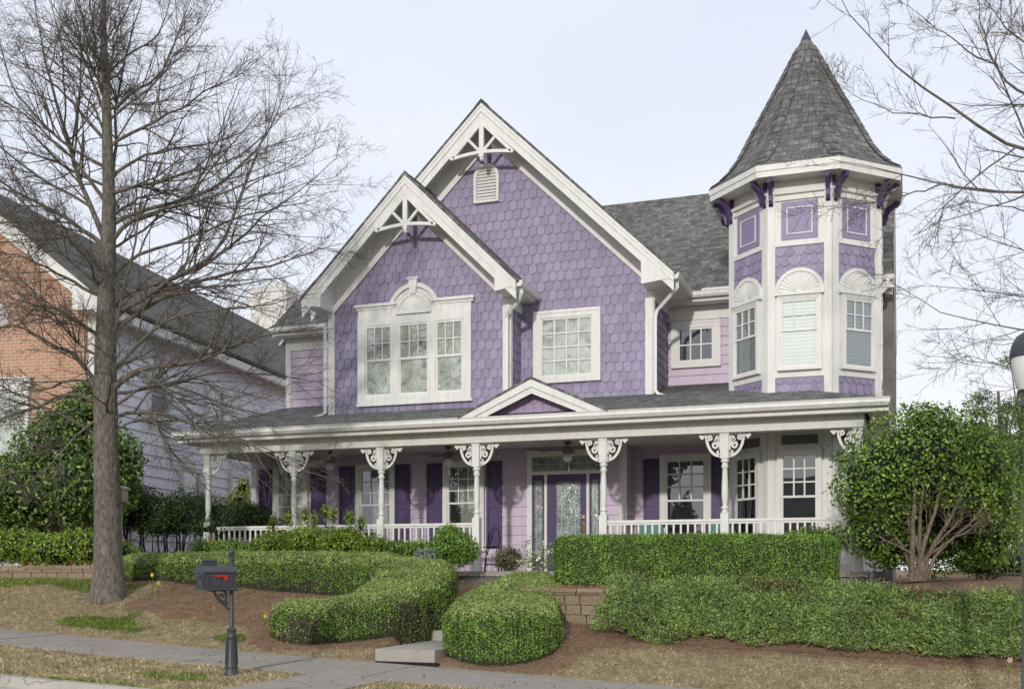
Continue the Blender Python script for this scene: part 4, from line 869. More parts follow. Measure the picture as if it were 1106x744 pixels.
# ------------------------------------------------------------ mailbox
def mailbox():
    q = dp(250, 723.8, 13.4); gx, gy = q.x, q.y; g0 = gz1(gx, gy); t = thing('mailbox', (gx, gy, g0), 'dark grey metal mailbox with red flag on a fluted pedestal post beside the sidewalk', 'mailbox')
    m = MB(); m.lathe((gx, gy, g0), [(.088, 0), (.088, .03), (.074, .05), (.074, .08), (.078, .10), (.072, .12), (.058, .42), (.056, .44), (.064, .455), (.064, .475), (.056, .485), (.053, .52), (.061, .535), (.061, .55), (.04, .57), (.03, .6), (.027, 1.32), (.036, 1.33), (.036, 1.35), (.027, 1.36), (.027, 1.42), (.034, 1.44)], 16);
    for j in range(12):
        a = 2*math.pi*j/12; m.beam((gx+.073*math.cos(a), gy+.073*math.sin(a), g0+.13), (gx+.060*math.cos(a), gy+.060*math.sin(a), g0+.42), .014, .012)
    m.build('post', IRON, t, smooth=True)
    m = MB(); m.lathe((gx, gy, g0), [(.036, 1.40), (.024, 1.43), (.018, 1.445), (.032, 1.46), (.042, 1.485), (.037, 1.515), (.018, 1.54), (.003, 1.55)], 14); m.build('finial', IRON, t, smooth=True)
    ang = 180+19.78-48; F = Frame((gx, gy, g0)); d = Vector((math.cos(R(ang+90+18)), math.sin(R(ang+90+18)), 0))
    view = R(19.78); right = Vector((math.cos(view), math.sin(view), 0)); fwd = Vector((-math.sin(view), math.cos(view), 0))
    d = (-right*.70-fwd*.71).normalized()              # the door end points left and towards the street
    e = Vector((-d.y, d.x, 0)); 
    if e.dot(fwd) > 0: e = -e                           # e points to the flag side, towards the camera
    C0 = Vector((gx, gy, g0))+d*.02; zb, zt = 1.045, 1.245; hw = .11; L0, L1 = -.02, .40
    G = Frame(C0); G.U = e; G.Nn = d
    prof = [(-hw, zb), (hw, zb), (hw, zt), (hw*.6, zt+.06), (0, zt+.075), (-hw*.6, zt+.06), (-hw, zt)]
    m = MB(); m.fprism(G, prof, L0, L1)
    m.fprism(G, [(-hw-.02, zt-.005), (hw+.02, zt-.005), (hw+.02, zt+.015), (hw*.62, zt+.075), (0, zt+.092), (-hw*.62, zt+.075), (-hw-.02, zt+.015)], L0-.015, L1+.02)
    m.fprism(G, [(-hw-.012, zb-.012), (hw+.012, zb-.012), (hw+.012, zb+.012), (-hw-.012, zb+.012)], L0-.01, L1+.012)
    H = Frame(C0+e*hw); H.U = -d if False else d; H.Nn = e
    m.ribbon(H, [(L0+.05, zb+.04), (L1-.05, zb+.04), (L1-.05, zt-.035), (L0+.05, zt-.035)], .014, 0, .008, closed=True); b = m.build('mailbox_body', IRON, t)
    m = MB(); m.fbox(G, -hw+.015, hw-.015, zb+.02, zt-.01, L1, L1+.012); m.ribbon(G, [(-.07, zb+.035), (.07, zb+.035), (.07, zb+.115), (-.07, zb+.115)], .012, L1+.012, L1+.02, closed=True); m.fbox(G, -.05, .05, zt-.055, zt-.03, L1+.01, L1+.045); m.build('mailbox_door', IRON, t)
    m = MB(); m.fbox(H, L0+.13, L1-.10, zt-.055, zt-.028, .008, .02); m.fbox(H, L0+.13, L0+.19, zt-.10, zt-.028, .0201, .026); m.build('flag', RED, t)
    m = MB(); Gc = Frame(C0+d*.28); Gc.U = d; Gc.Nn = e
    m.fbox(Gc, -.10, .10, zt+.085, zt+.135, -.008, .008); 
    for i in range(5): m.lathe((C0+d*(.28-.15+.05*i)).to_tuple()[:2]+(g0+zt+.165,) if False else ((C0+d*(.20+.04*i)).x, (C0+d*(.20+.04*i)).y, g0+zt+.13), [(.016, 0), (.02, .012), (.004, .03)], 8)
    m.build('number_plate', IRON, t)
    m = MB(); w = Frame((gx, gy, g0)); w.U = d; w.Nn = e
    m.ribbon(w, spiral(.13, .95, .075, 1.4, 90, 1), .02, -.015, .015); m.ribbon(w, [(.04, .79), (.07, .83), (.16, .89), (.24, 1.02), (.30, 1.03)], .022, -.015, .015); m.ribbon(w, spiral(.08, .87, .035, 1.2, 0, 1), .014, -.015, .015); m.fbox(w, -.06, .30, 1.018, 1.034, -.05, .05); m.build('scroll_bracket', IRON, t)
mailbox()
# ------------------------------------------------------------ street lamp
def lamp():
    q = dp(1112.5, 700, 10.0); x, y = q.x, q.y; g = gz1(x, y); t = thing('street_lamp', (x, y, g), 'street lamp with frosted acorn globe and slender blue grey pole at the right edge', 'street lamp')
    z = lambda py: (YH-py)*10/FPX
    m = MB(); m.lathe((x, y, 0), [(.12, g), (.12, g+.5), (.075, g+.58), (.066, g+1.0), (.055, z(440)), (.08, z(438)), (.08, z(430)), (.055, z(428)), (.06, z(424)), (.10, z(420))], 18); m.build('pole', POLEM, t, smooth=True)
    m = MB(); m.lathe((x, y, 0), [(.10, z(421)), (.135, z(410)), (.155, z(395)), (.158, z(384))], 24); m.build('globe', GLOBE, t, smooth=True)
    m = MB(); m.lathe((x, y, 0), [(.17, z(386)), (.172, z(383)), (.155, z(372)), (.115, z(363)), (.05, z(358)), (.03, z(355)), (.02, z(348)), (.002, z(344))], 24); m.build('lamp_cap', IRON, t, smooth=True)
lamp()
# ------------------------------------------------------------ retaining walls (block courses)
def blockwall(name, x0, x1, y, zb, zt_, label, h=.145, w=.34, capz=True):
    m = MB(); r = 0; z = zb
    while z < zt_-.01:
        zz1 = min(z+h-.008, zt_-.008); u = x0-(w/2 if r % 2 else 0)
        while u < x1:
            ww = w*random.choice([.7, 1, 1.25]); a, b = max(u, x0), min(u+ww-.01, x1)
            if b-a > .04:
                j = random.uniform(0, .012); m.hexa([(a, y-j, z), (b, y-j, z), (b, y+.2, z), (a, y+.2, z), (a+.006, y-j-.004, zz1), (b-.006, y-j-.004, zz1), (b, y+.2, zz1), (a, y+.2, zz1)])
            u += ww
        z += h; r += 1
    if capz:
        u = x0
        while u < x1: b = min(u+.42, x1); m.box(u, b-.01, y-.03, y+.22, zt_, zt_+.06); u += .42
    m.box(x0+.01, x1-.01, y+.05, y+.19, zb, zt_-.01)
    return tag(m.build(name, STONE), label, 'retaining wall')
blockwall('retaining_wall', -5.5, -3.6, 15.86, -1.25, -.34, 'tan block retaining wall at the right of the front steps')
blockwall('retaining_wall', -26, -12.75, 16.55, -.75, .02, 'brown block retaining wall under the low hedge behind the bare tree', .14, .36)
# ------------------------------------------------------------ clipped hedges
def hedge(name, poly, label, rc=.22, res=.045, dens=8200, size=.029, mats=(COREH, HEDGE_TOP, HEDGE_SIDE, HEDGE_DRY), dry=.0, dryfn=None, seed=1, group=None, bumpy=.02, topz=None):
    xs_ = np.arange(min(p[0]-p[2] for p in poly)-.1, max(p[0]+p[2] for p in poly)+.1, res); ys_ = np.arange(min(p[1]-p[2] for p in poly)-.1, max(p[1]+p[2] for p in poly)+.1, res)
    X_, Y_ = np.meshgrid(xs_, ys_); d, T = sdf(poly, X_, Y_)
    for _ in range(4):                             # smooth the top heights between segments
        T = (T+np.roll(T, 1, 0)+np.roll(T, -1, 0)+np.roll(T, 1, 1)+np.roll(T, -1, 1))/5
    e = -(d+.035*vnoise(X_, Y_, 2.6, seed)); inside = e > 0; u = np.clip(e/rc, 0, 1)
    Z_ = T-rc*(1-np.sqrt(np.clip(1-(1-u)**2, 0, 1)))+bumpy*vnoise(X_, Y_, 4.5, seed+1); G_ = gz(X_, Y_)-.05
    ny, nx = X_.shape; idx = np.arange(nx*ny).reshape(ny, nx)
    c = inside[:-1, :-1] & inside[:-1, 1:] & inside[1:, 1:] & inside[1:, :-1]
    top = np.stack([X_, Y_, Z_], -1).reshape(-1, 3); bot = np.stack([X_, Y_, np.minimum(G_, Z_-.1)], -1).reshape(-1, 3); n = nx*ny
    q = np.stack([idx[:-1, :-1], idx[:-1, 1:], idx[1:, 1:], idx[1:, :-1]], -1)[c]
    def sides(mask_self, nb_mask, a, b): k = mask_self & ~nb_mask; return np.stack([a[k], b[k], b[k]+n, a[k]+n], -1)
    cp = np.pad(c, 1); S = []
    S.append(sides(c, cp[:-2, 1:-1], idx[:-1, :-1], idx[:-1, 1:])[:, ::-1]); S.append(sides(c, cp[2:, 1:-1], idx[1:, :-1], idx[1:, 1:]))
    S.append(sides(c, cp[1:-1, :-2], idx[:-1, :-1], idx[1:, :-1])); S.append(sides(c, cp[1:-1, 2:], idx[:-1, 1:], idx[1:, 1:])[:, ::-1])
    V = np.concatenate([top, bot]); V2 = V.copy(); Q = np.concatenate([q]+S); Qs = np.concatenate(S)
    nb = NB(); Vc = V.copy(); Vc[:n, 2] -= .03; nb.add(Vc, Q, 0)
    P1, N1, A1 = tri_sample(V, np.concatenate([q[:, [0, 1, 2]], q[:, [0, 2, 3]]]), int(1)); nt_ = int(A1*dens)
    P1, N1, _ = tri_sample(V, np.concatenate([q[:, [0, 1, 2]], q[:, [0, 2, 3]]]), nt_); N1 = np.where(N1[:, 2:] < 0, -N1, N1)
    T2 = np.concatenate([Qs[:, [0, 1, 2]], Qs[:, [0, 2, 3]]]); P2, N2, A2 = tri_sample(V, T2, 1); P2, N2, _ = tri_sample(V, T2, int(A2*dens*1.0))
    # orient the side normals outward using the sdf gradient
    ex = sdf(poly, P2[:, 0]+.02, P2[:, 1])[0]-sdf(poly, P2[:, 0]-.02, P2[:, 1])[0]; ey = sdf(poly, P2[:, 0], P2[:, 1]+.02)[0]-sdf(poly, P2[:, 0], P2[:, 1]-.02)[0]
    N2 = unit(np.stack([ex, ey, np.full(len(ex), .004)], -1)); P2 = P2+N2*(-.02*np.clip((P2[:, 2:3]-gz(P2[:, 0], P2[:, 1])[:, None])*-1, -1, 1)*0)
    P = np.concatenate([P1, P2]); NN = np.concatenate([N1, N2]); zrel = P[:, 2]-gz(P[:, 0], P[:, 1]); side = NN[:, 2] < .55
    keep = ~(side & (zrel < .03+.07*rng.random(len(P)))); P, NN, side, zrel = P[keep], NN[keep], side[keep], zrel[keep]
    isdry = np.zeros(len(P), bool) if dryfn is None else dryfn(P) & side & (rng.random(len(P)) < .72)
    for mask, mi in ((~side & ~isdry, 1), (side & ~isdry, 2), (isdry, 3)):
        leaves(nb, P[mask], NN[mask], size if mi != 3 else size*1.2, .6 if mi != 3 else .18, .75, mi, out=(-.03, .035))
    # loose shoots that stick out of the clipped outline
    k = rng.random(len(P)) < .05; leaves(nb, P[k], NN[k], size*.9, .5, .9, 1, out=(.02, .07))
    return tag(nb.build(name, list(mats)), label, 'hedge', group)
def dryA(P): return (vnoise(P[:, 0], P[:, 2]*1.5+P[:, 1]*.5, 2.2, 31) > -.25) & (P[:, 2] < -.2+.1*vnoise(P[:, 0], P[:, 1], 6, 33)) 
hedge('clipped_hedge', HEDGES['left'], 'long clipped hedge curving round from behind the mailbox to the left of the steps', dryfn=dryA, rc=.34)
hedge('clipped_hedge', HEDGES['frontright'], 'rounded clipped hedge at the right of the front steps, nearest the sidewalk', rc=.27, mats=(COREH, HEDGE_TOP, HEDGE_B, HEDGE_DRY), seed=5)
hedge('clipped_hedge', HEDGES['backright'], 'boxy bright green clipped hedge below the right half of the porch railing', rc=.14, mats=(COREH, HEDGE_B, HEDGE_B, HEDGE_DRY), seed=8, bumpy=.012)
# ------------------------------------------------------------ loose shrubs
def blobs(nb, B, n, size, aspect=.5, mi=0, jit=.8, shell=(.72, 1.06), seed=0, hollow=None):
    B = np.array(B, float); vol = (B[:, 3]*B[:, 4]*B[:, 5])**(2/3); i = rng.choice(len(B), n, p=vol/vol.sum()); d = unit(rng.normal(0, 1, (n, 3)))
    lump = 1+.10*np.sin(d[:, 0]*5+i*2.1)*np.sin(d[:, 2]*6+i)+.08*np.sin(d[:, 1]*11+d[:, 0]*9+i)
    r = rng.uniform(shell[0], shell[1], n)*lump; P = B[i, :3]+d*B[i, 3:6]*r[:, None]; NN = unit(d/B[i, 3:6])
    keep = np.ones(n, bool)
    for k in range(len(B)): keep &= ~((i != k) & (np.linalg.norm((P-B[k, :3])/B[k, 3:6], axis=1) < .78))
    if hollow is not None: keep &= ~hollow(P)
    leaves(nb, P[keep], NN[keep], size, aspect, jit, mi, out=(-.02, .05)); return P[keep], NN[keep]
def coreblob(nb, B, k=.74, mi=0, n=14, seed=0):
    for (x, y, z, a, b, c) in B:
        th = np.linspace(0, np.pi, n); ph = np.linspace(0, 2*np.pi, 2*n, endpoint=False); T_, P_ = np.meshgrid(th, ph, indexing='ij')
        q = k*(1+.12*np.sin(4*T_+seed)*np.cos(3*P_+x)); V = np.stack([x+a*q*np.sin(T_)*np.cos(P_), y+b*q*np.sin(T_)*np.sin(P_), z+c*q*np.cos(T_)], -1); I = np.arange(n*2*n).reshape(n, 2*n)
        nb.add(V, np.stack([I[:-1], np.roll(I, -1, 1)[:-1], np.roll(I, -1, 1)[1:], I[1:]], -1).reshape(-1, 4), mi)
# batched twigs -------------------------------------------------
def tubes(nb, P, Rr, sides=3, mi=0):
    Nb, K, _ = P.shape; t = np.empty_like(P); t[:, 1:-1] = P[:, 2:]-P[:, :-2]; t[:, 0] = P[:, 1]-P[:, 0]; t[:, -1] = P[:, -1]-P[:, -2]; t = unit(t)
    m_ = unit(P[:, -1]-P[:, 0]); ref = np.where(np.abs(m_[:, 2:3]) > .75, np.array([[1., .1, 0]]), np.array([[0, .1, 1.]]))[:, None, :]
    u = unit(np.cross(t, np.broadcast_to(ref, t.shape))); v = np.cross(t, u); a = np.arange(sides)*2*np.pi/sides
    ring = P[:, :, None, :]+Rr[:, :, None, None]*(np.cos(a)[None, None, :, None]*u[:, :, None, :]+np.sin(a)[None, None, :, None]*v[:, :, None, :])
    I = np.arange(Nb*K*sides).reshape(Nb, K, sides); J = np.roll(I, -1, 2)
    nb.add(ring, np.stack([I[:, :-1], J[:, :-1], J[:, 1:], I[:, 1:]], -1).reshape(-1, 4), mi)
def grow(P, Rr, K, ang, ln, npts, wig=.12, up=.1, t0=.15, r0=.55, rtip=.3, lmin=.25):
    Nb, M, _ = P.shape; t = np.sort(rng.uniform(t0, .98, (Nb, K)), axis=1); x = t*(M-1); i = np.clip(x.astype(int), 0, M-2); f = (x-i)[..., None]; b = np.arange(Nb)[:, None]
    base = P[b, i]*(1-f)+P[b, i+1]*f; tan = unit(P[b, i+1]-P[b, i]); r = Rr[b, i]*(1-f[..., 0])+Rr[b, i+1]*f[..., 0]
    tot = np.linalg.norm(np.diff(P, axis=1), axis=2).sum(1)[:, None]
    base, tan, r, t = base.reshape(-1, 3), tan.reshape(-1, 3), r.ravel(), t.ravel(); L_ = np.repeat(tot, K, 1).ravel()
    n = len(base); perp = unit(np.cross(tan, rng.normal(0, 1, (n, 3)))); a = rng.uniform(R(ang[0]), R(ang[1]), (n, 1)); d = unit(np.cos(a)*tan+np.sin(a)*perp)
    length = L_*ln*(1.15-.75*t)*rng.uniform(.5, 1.25, n); length = np.maximum(length, lmin*rng.uniform(.6, 1.2, n)); out = np.empty((n, npts, 3)); out[:, 0] = base; st = (length/(npts-1))[:, None]
    for k in range(1, npts):
        d = unit(d+rng.normal(0, wig, (n, 3))+np.array([[0, 0, up]])); out[:, k] = out[:, k-1]+d*st
    rb = np.minimum(r*r0, length*.012+.001)
    return out, rb[:, None]*np.linspace(1, rtip, npts)[None, :]
def resample(pts, n):
    pts = np.array(pts, float); seg = np.linalg.norm(np.diff(pts, axis=0), axis=1); s = np.concatenate([[0], np.cumsum(seg)]); u = np.linspace(0, s[-1], n)
    q = np.stack([np.interp(u, s, pts[:, k]) for k in range(3)], 1)
    for _ in range(1): q[1:-1] = (q[:-2]+2*q[1:-1]+q[2:])/4
    return q
def bare_tree(name, limbs, trunk, tr_r, d0, label, extra=0, counts=(15, 9, 4), tw=.0024, thin=.70, ln=(.46, .46, .5)):
    T = resample(trunk, 60) if len(tr_r) == len(trunk) else resample(trunk, 24); Rt = np.interp(T[:, 2], [q[2] for q in trunk], tr_r) if len(tr_r) == len(trunk) else np.interp(np.linspace(0, 1, 24), np.linspace(0, 1, len(tr_r)), tr_r); base = Vector(trunk[0])
    t = thing(name, base, label, 'tree'); nb = NB(); tubes(nb, T[None], Rt[None], 20, 0); nb.build('trunk', BARK, t, smooth=True)
    LP = []; LR = []
    for pts, r0 in limbs:
        q = resample(pts, 14); q[1:] += np.cumsum(rng.normal(0, .022, (13, 3)), axis=0); LP.append(q); LR.append(r0*thin*np.linspace(1, .12, 14)**1.15)
    for _ in range(extra):
        f = rng.uniform(.22, .85); b = T[int(f*(len(T)-1))]; az = rng.choice([rng.uniform(-2.4, -.7), rng.uniform(.7, 2.4)]); el = rng.uniform(.1, .5)+f*.7; Lg = rng.uniform(2, 4.2)*(1.15-.7*f)
        d = np.array([math.cos(az)*math.cos(el), math.sin(az)*math.cos(el), math.sin(el)]); q = b+d*np.linspace(0, Lg, 14)[:, None]; q[1:] += np.cumsum(rng.normal(0, .035, (13, 3)), axis=0); LP.append(q); LR.append(.035*(1.2-.6*f)*np.linspace(1, .15, 14)*.8)
    LP, LR = np.array(LP), np.array(LR); nb = NB(); tubes(nb, LP, LR, 8, 0)
    A, RA = grow(LP, LR, counts[0], (25, 55), ln[0], 9, .085, .015, .10, .6); tubes(nb, A, RA, 5, 0)
    B, RB = grow(A, RA, counts[1], (25, 58), ln[1], 6, .10, .0, .10, .65); tubes(nb, B, np.maximum(RB, tw), 4, 1)
    C, RC = grow(B, RB, counts[2], (25, 60), ln[2], 4, .13, .0, .15, .8, lmin=.14); tubes(nb, C, np.maximum(RC, tw*.8), 3, 1)
    D, RD = grow(T[None, len(T)//6:-4], Rt[None, len(T)//6:-4], 70, (50, 100), .03, 5, .25, .0, .02, .1, lmin=.45); tubes(nb, D, np.maximum(RD, tw), 3, 1)
    nb.build('branches', [BARK, BARKT], t, smooth=True); return t
DT = 18.7
def lim(pix, r, drift=0, d=DT):
    k = len(pix); return ([tuple(dp(a, b, d+drift*(i/(k-1))**1.1)) for i, (a, b) in enumerate(pix)], r)
tb = dp(117, 646, DT); tz = gz1(tb.x, tb.y)
trunk = [(tb.x, tb.y, tz-.1)]+[tuple(dp(a, b, DT)) for a, b in ((117, 620), (116, 560), (114.5, 500), (114, 440), (114, 380), (115, 320), (117, 260), (118, 215), (116, 160), (115, 100), (112, 50), (111, 0), (111, -70), (108, -150))]
tr = [.33, .245, .215, .205, .195, .175, .147, .125, .108, .088, .072, .058, .047, .034, .018]
LIM = [lim([(120, 422), (150, 402), (190, 395), (225, 393), (255, 376), (290, 364), (325, 358), (350, 350)], .085, -.8), lim([(120, 360), (154, 332), (189, 314), (219, 299), (255, 293), (300, 284), (340, 270), (372, 262)], .075, .8),
 lim([(120, 262), (142, 236), (177, 227), (207, 221), (245, 205), (290, 190), (335, 172)], .055, -.8), lim([(118, 244), (158, 225), (215, 212), (250, 192), (285, 158), (300, 118), (306, 75)], .06, 1.2),
 lim([(119, 210), (168, 201), (208, 191), (242, 181), (269, 165), (300, 138), (322, 110)], .05, -.5), lim([(118, 194), (134, 178), (175, 165), (235, 155), (275, 132), (300, 128)], .045, 1), lim([(117, 160), (161, 134), (188, 124), (222, 104), (255, 84), (284, 55)], .045, -.6),
 lim([(115, 120), (144, 97), (181, 74), (188, 44), (200, 15), (212, -20)], .04, .5), lim([(113, 102), (124, 67), (128, 33), (145, 0), (155, -30)], .035, -.5), lim([(122, 190), (126, 148), (124, 100), (136, 55), (152, 10), (160, -40)], .045, .6),
 lim([(120, 345), (166, 318), (190, 298), (225, 287), (251, 258), (262, 215), (268, 180), (286, 150), (300, 100), (305, 72)], .065, -1.2), lim([(120, 330), (150, 312), (220, 285), (240, 270), (269, 242), (302, 214), (330, 195), (372, 158)], .055, 1.3),
 lim([(120, 452), (148, 444), (189, 447), (219, 462), (246, 468), (290, 492), (335, 512), (380, 524)], .05, -1.2), lim([(120, 440), (150, 418), (180, 412), (210, 425), (240, 440), (290, 452), (340, 462)], .04, .6), lim([(118, 470), (150, 448), (175, 470), (190, 500), (215, 520)], .03, -1.0), lim([(119, 300), (150, 270), (200, 262), (260, 240), (320, 228), (365, 208)], .05, .2),
 lim([(118, 400), (150, 370), (175, 340), (215, 330), (260, 330), (310, 322), (350, 312)], .05, -1.4), lim([(118, 380), (140, 300), (150, 250), (165, 180), (172, 120), (185, 60)], .04, -1.2), lim([(120, 425), (165, 420), (215, 405), (270, 405), (330, 412), (375, 430)], .045, .9),
 lim([(112, 292), (83, 258), (47, 241), (18, 203), (-20, 180)], .075, -.8), lim([(112, 265), (74, 235), (18, 200), (-10, 186), (-50, 160)], .06, 1), lim([(114, 262), (98, 218), (87, 202), (80, 161), (60, 111), (47, 64), (36, 10), (30, -30)], .075, .5),
 lim([(112, 215), (84, 181), (34, 134), (0, 111), (-30, 90)], .05, -.8), lim([(112, 150), (84, 118), (64, 97), (20, 67), (-15, 50)], .045, .7), lim([(111, 98), (81, 44), (50, 0), (35, -30)], .04, -.5), lim([(110, 365), (59, 336), (30, 330), (-20, 325)], .055, .8),
 lim([(108, 418), (80, 385), (59, 374), (32, 360), (-10, 355)], .07, -1.3), lim([(108, 436), (71, 427), (36, 444), (0, 450), (-40, 470)], .05, -.6), lim([(110, 450), (80, 470), (50, 500), (20, 520), (-15, 530)], .035, -1.4), lim([(110, 420), (85, 410), (55, 420), (20, 425), (-20, 440)], .045, 1.2), lim([(110, 320), (70, 300), (35, 280), (-20, 275)], .05, -1),
 lim([(112, 200), (90, 190), (50, 175), (10, 165), (-30, 160)], .04, .6), lim([(112, 120), (95, 70), (92, 20), (85, -30)], .04, .4), lim([(110, 60), (130, 20), (140, -20)], .025, .2), lim([(112, 180), (60, 150), (20, 100), (0, 40), (-10, 0)], .045, -1), lim([(118, 130), (170, 95), (215, 50), (240, 10)], .035, -.8), lim([(116, 80), (160, 50), (175, 10), (180, -30)], .03, .8)]
bare_tree('bare_tree', LIM, trunk, tr, DT, 'tall bare leafless tree with grey trunk standing on the lawn left of the hedges', 18)
# tree to the right of the picture whose limbs reach in
DR = 14.5
def lr(pix, r, drift=0): return lim(pix, r, drift, DR)
tb2 = dp(1290, 690, DR); z2 = gz1(tb2.x, tb2.y)
LIR = [lr([(1290, 330), (1200, 225), (1150, 205), (1106, 201), (1060, 198), (1022, 198), (1000, 188), (975, 181), (940, 172), (900, 165)], .07, .6), lr([(1022, 198), (1000, 207), (975, 215), (945, 222), (915, 226), (874, 230)], .022, .5),
 lr([(1290, 260), (1180, 190), (1106, 166), (1069, 151), (1032, 124), (995, 96), (969, 67), (942, 50), (915, 10), (905, -10)], .07, -.5), lr([(1200, 130), (1106, 98), (1079, 70), (1071, 40), (1062, 0), (1055, -30)], .05, .8),
 lr([(1078, 71), (1032, 54), (1000, 40), (975, 20), (950, -5)], .022, -.4), lr([(1032, 128), (1000, 126), (975, 122), (948, 111), (921, 99), (897, 80)], .02, .4), lr([(1290, 400), (1180, 360), (1106, 352), (1060, 340), (1010, 322), (975, 300), (950, 288)], .04, -.5),
 lr([(1290, 380), (1180, 300), (1106, 270), (1070, 262), (1030, 250), (1000, 238)], .04, .6), lr([(1280, 430), (1180, 410), (1106, 400), (1060, 392), (1010, 384), (985, 380)], .03, -.8), lr([(1290, 350), (1180, 330), (1106, 318), (1050, 305), (1000, 300), (965, 312)], .035, .9), lr([(1200, 100), (1106, 40), (1080, 10), (1060, -20)], .04, -.8), lr([(1200, 170), (1120, 110), (1106, 60), (1100, 0)], .04, .3), lr([(1280, 300), (1180, 255), (1106, 232), (1060, 225), (1020, 232), (985, 240)], .035, -.9), lr([(1280, 430), (1200, 400), (1130, 360), (1106, 375), (1065, 372), (1030, 360)], .03, .3), lr([(1290, 200), (1200, 60), (1130, -10)], .06, 0)]
bare_tree('bare_tree', LIR, [(tb2.x, tb2.y, z2-.1)]+[tuple(dp(a, b, DR)) for a, b in ((1290, 600), (1288, 450), (1290, 330), (1290, 200), (1286, 60), (1290, -100))], [.3, .24, .2, .17, .13, .09, .04], DR, 'bare tree whose thin limbs reach in from the right edge, past the turret', 0, (11, 6, 4), ln=(.36, .5, .5), thin=.55)
# ------------------------------------------------------------ camellia at the right of the porch
def camellia():
    c = dp(994, 624, 17.3); x, y = c.x, c.y; g = gz1(x, y); t = thing('evergreen_shrub', (x, y, g), 'large rounded glossy evergreen shrub with pale forked stems at the right end of the porch', 'shrub')
    def B(px, py, d, rx, rz, ry=None): q = dp(px, py, d); s = d/FPX; return (q.x, q.y, q.z, rx*s, (ry or rx)*s, rz*s)
    bl = [B(985, 505, 17.5, 66, 60), B(1030, 530, 17.9, 62, 66), B(1010, 482, 17.5, 48, 42), B(945, 520, 17.2, 42, 42), B(965, 550, 17.5, 42, 34), B(1050, 500, 17.6, 42, 44), B(1052, 565, 18.4, 40, 44), B(1010, 575, 18.6, 60, 42), B(960, 575, 18.5, 34, 36), B(1000, 455, 17.5, 22, 17), B(930, 540, 17.0, 22, 22), B(1078, 540, 18.0, 22, 34), B(940, 575, 17.3, 30, 26), B(958, 590, 17.6, 26, 20), B(1070, 580, 17.7, 26, 30), B(1045, 545, 17.2, 26, 22)]
    hol = lambda P: ((P @ np.array([cA, sA, 0.0])-0)/(P @ np.array([-sA, cA, 0.0]))*FPX+XC > 988) & ((YH-P[:, 2]*FPX/(P @ np.array([-sA, cA, 0.0]))) > 548) & ((P @ np.array([-sA, cA, 0.0])) < 17.75) & ((P @ np.array([cA, sA, 0.0]))/(P @ np.array([-sA, cA, 0.0]))*FPX+XC < 1052)
    nb = NB(); coreblob(nb, bl, .66, 0); blobs(nb, bl, 34000, .062, .55, 1, .75, (.66, 1.08), hollow=hol); blobs(nb, bl, 3600, .062, .55, 1, .8, (.8, 1.06))
    P, Nn = blobs(nb, bl, 9000, .07, .55, 1, .9, (.98, 1.16), hollow=hol); nb.build('foliage', [CORE, CAMEL], t)
    nb = NB(); LP, LR = [], []
    for k, (tx, ty, dd, r) in enumerate([(968, 545, -.1, .05), (955, 560, -.2, .035), (985, 520, -.2, .05), (1005, 500, -.3, .04), (1022, 512, -.3, .045), (1040, 535, -.3, .04), (1055, 548, -.35, .035), (1060, 560, -.3, .03), (1035, 560, -.4, .03), (930, 566, -.1, .025), (1048, 522, -.4, .03)]):
        bx = 990+rng.uniform(-7, 11); q = [tuple(dp(bx, 626, 17.25)), tuple(dp(bx+(tx-bx)*.14, 604, 17.15)), tuple(dp(bx+(tx-bx)*.38, 604-(604-ty)*.33, 17.1+dd*.3)), tuple(dp(bx+(tx-bx)*.72, 604-(604-ty)*.62, 17.1+dd*.6)), tuple(dp(tx, ty, 17.2+dd))]
        q = resample(q, 12); q[1:] += np.cumsum(rng.normal(0, .012, (11, 3)), 0); LP.append(q); LR.append(r*np.linspace(1.1, .3, 12))
    LP, LR = np.array(LP), np.array(LR); tubes(nb, LP, LR, 8, 0); A, RA = grow(LP, LR, 6, (15, 45), .38, 6, .12, .03, .45, .5); tubes(nb, A, RA, 5, 0); B_, RB = grow(A, RA, 5, (25, 55), .45, 4, .15, .02, .2, .7); tubes(nb, B_, np.maximum(RB, .003), 3, 0)
    nb.build('stems', BARKP, t, smooth=True)
camellia()
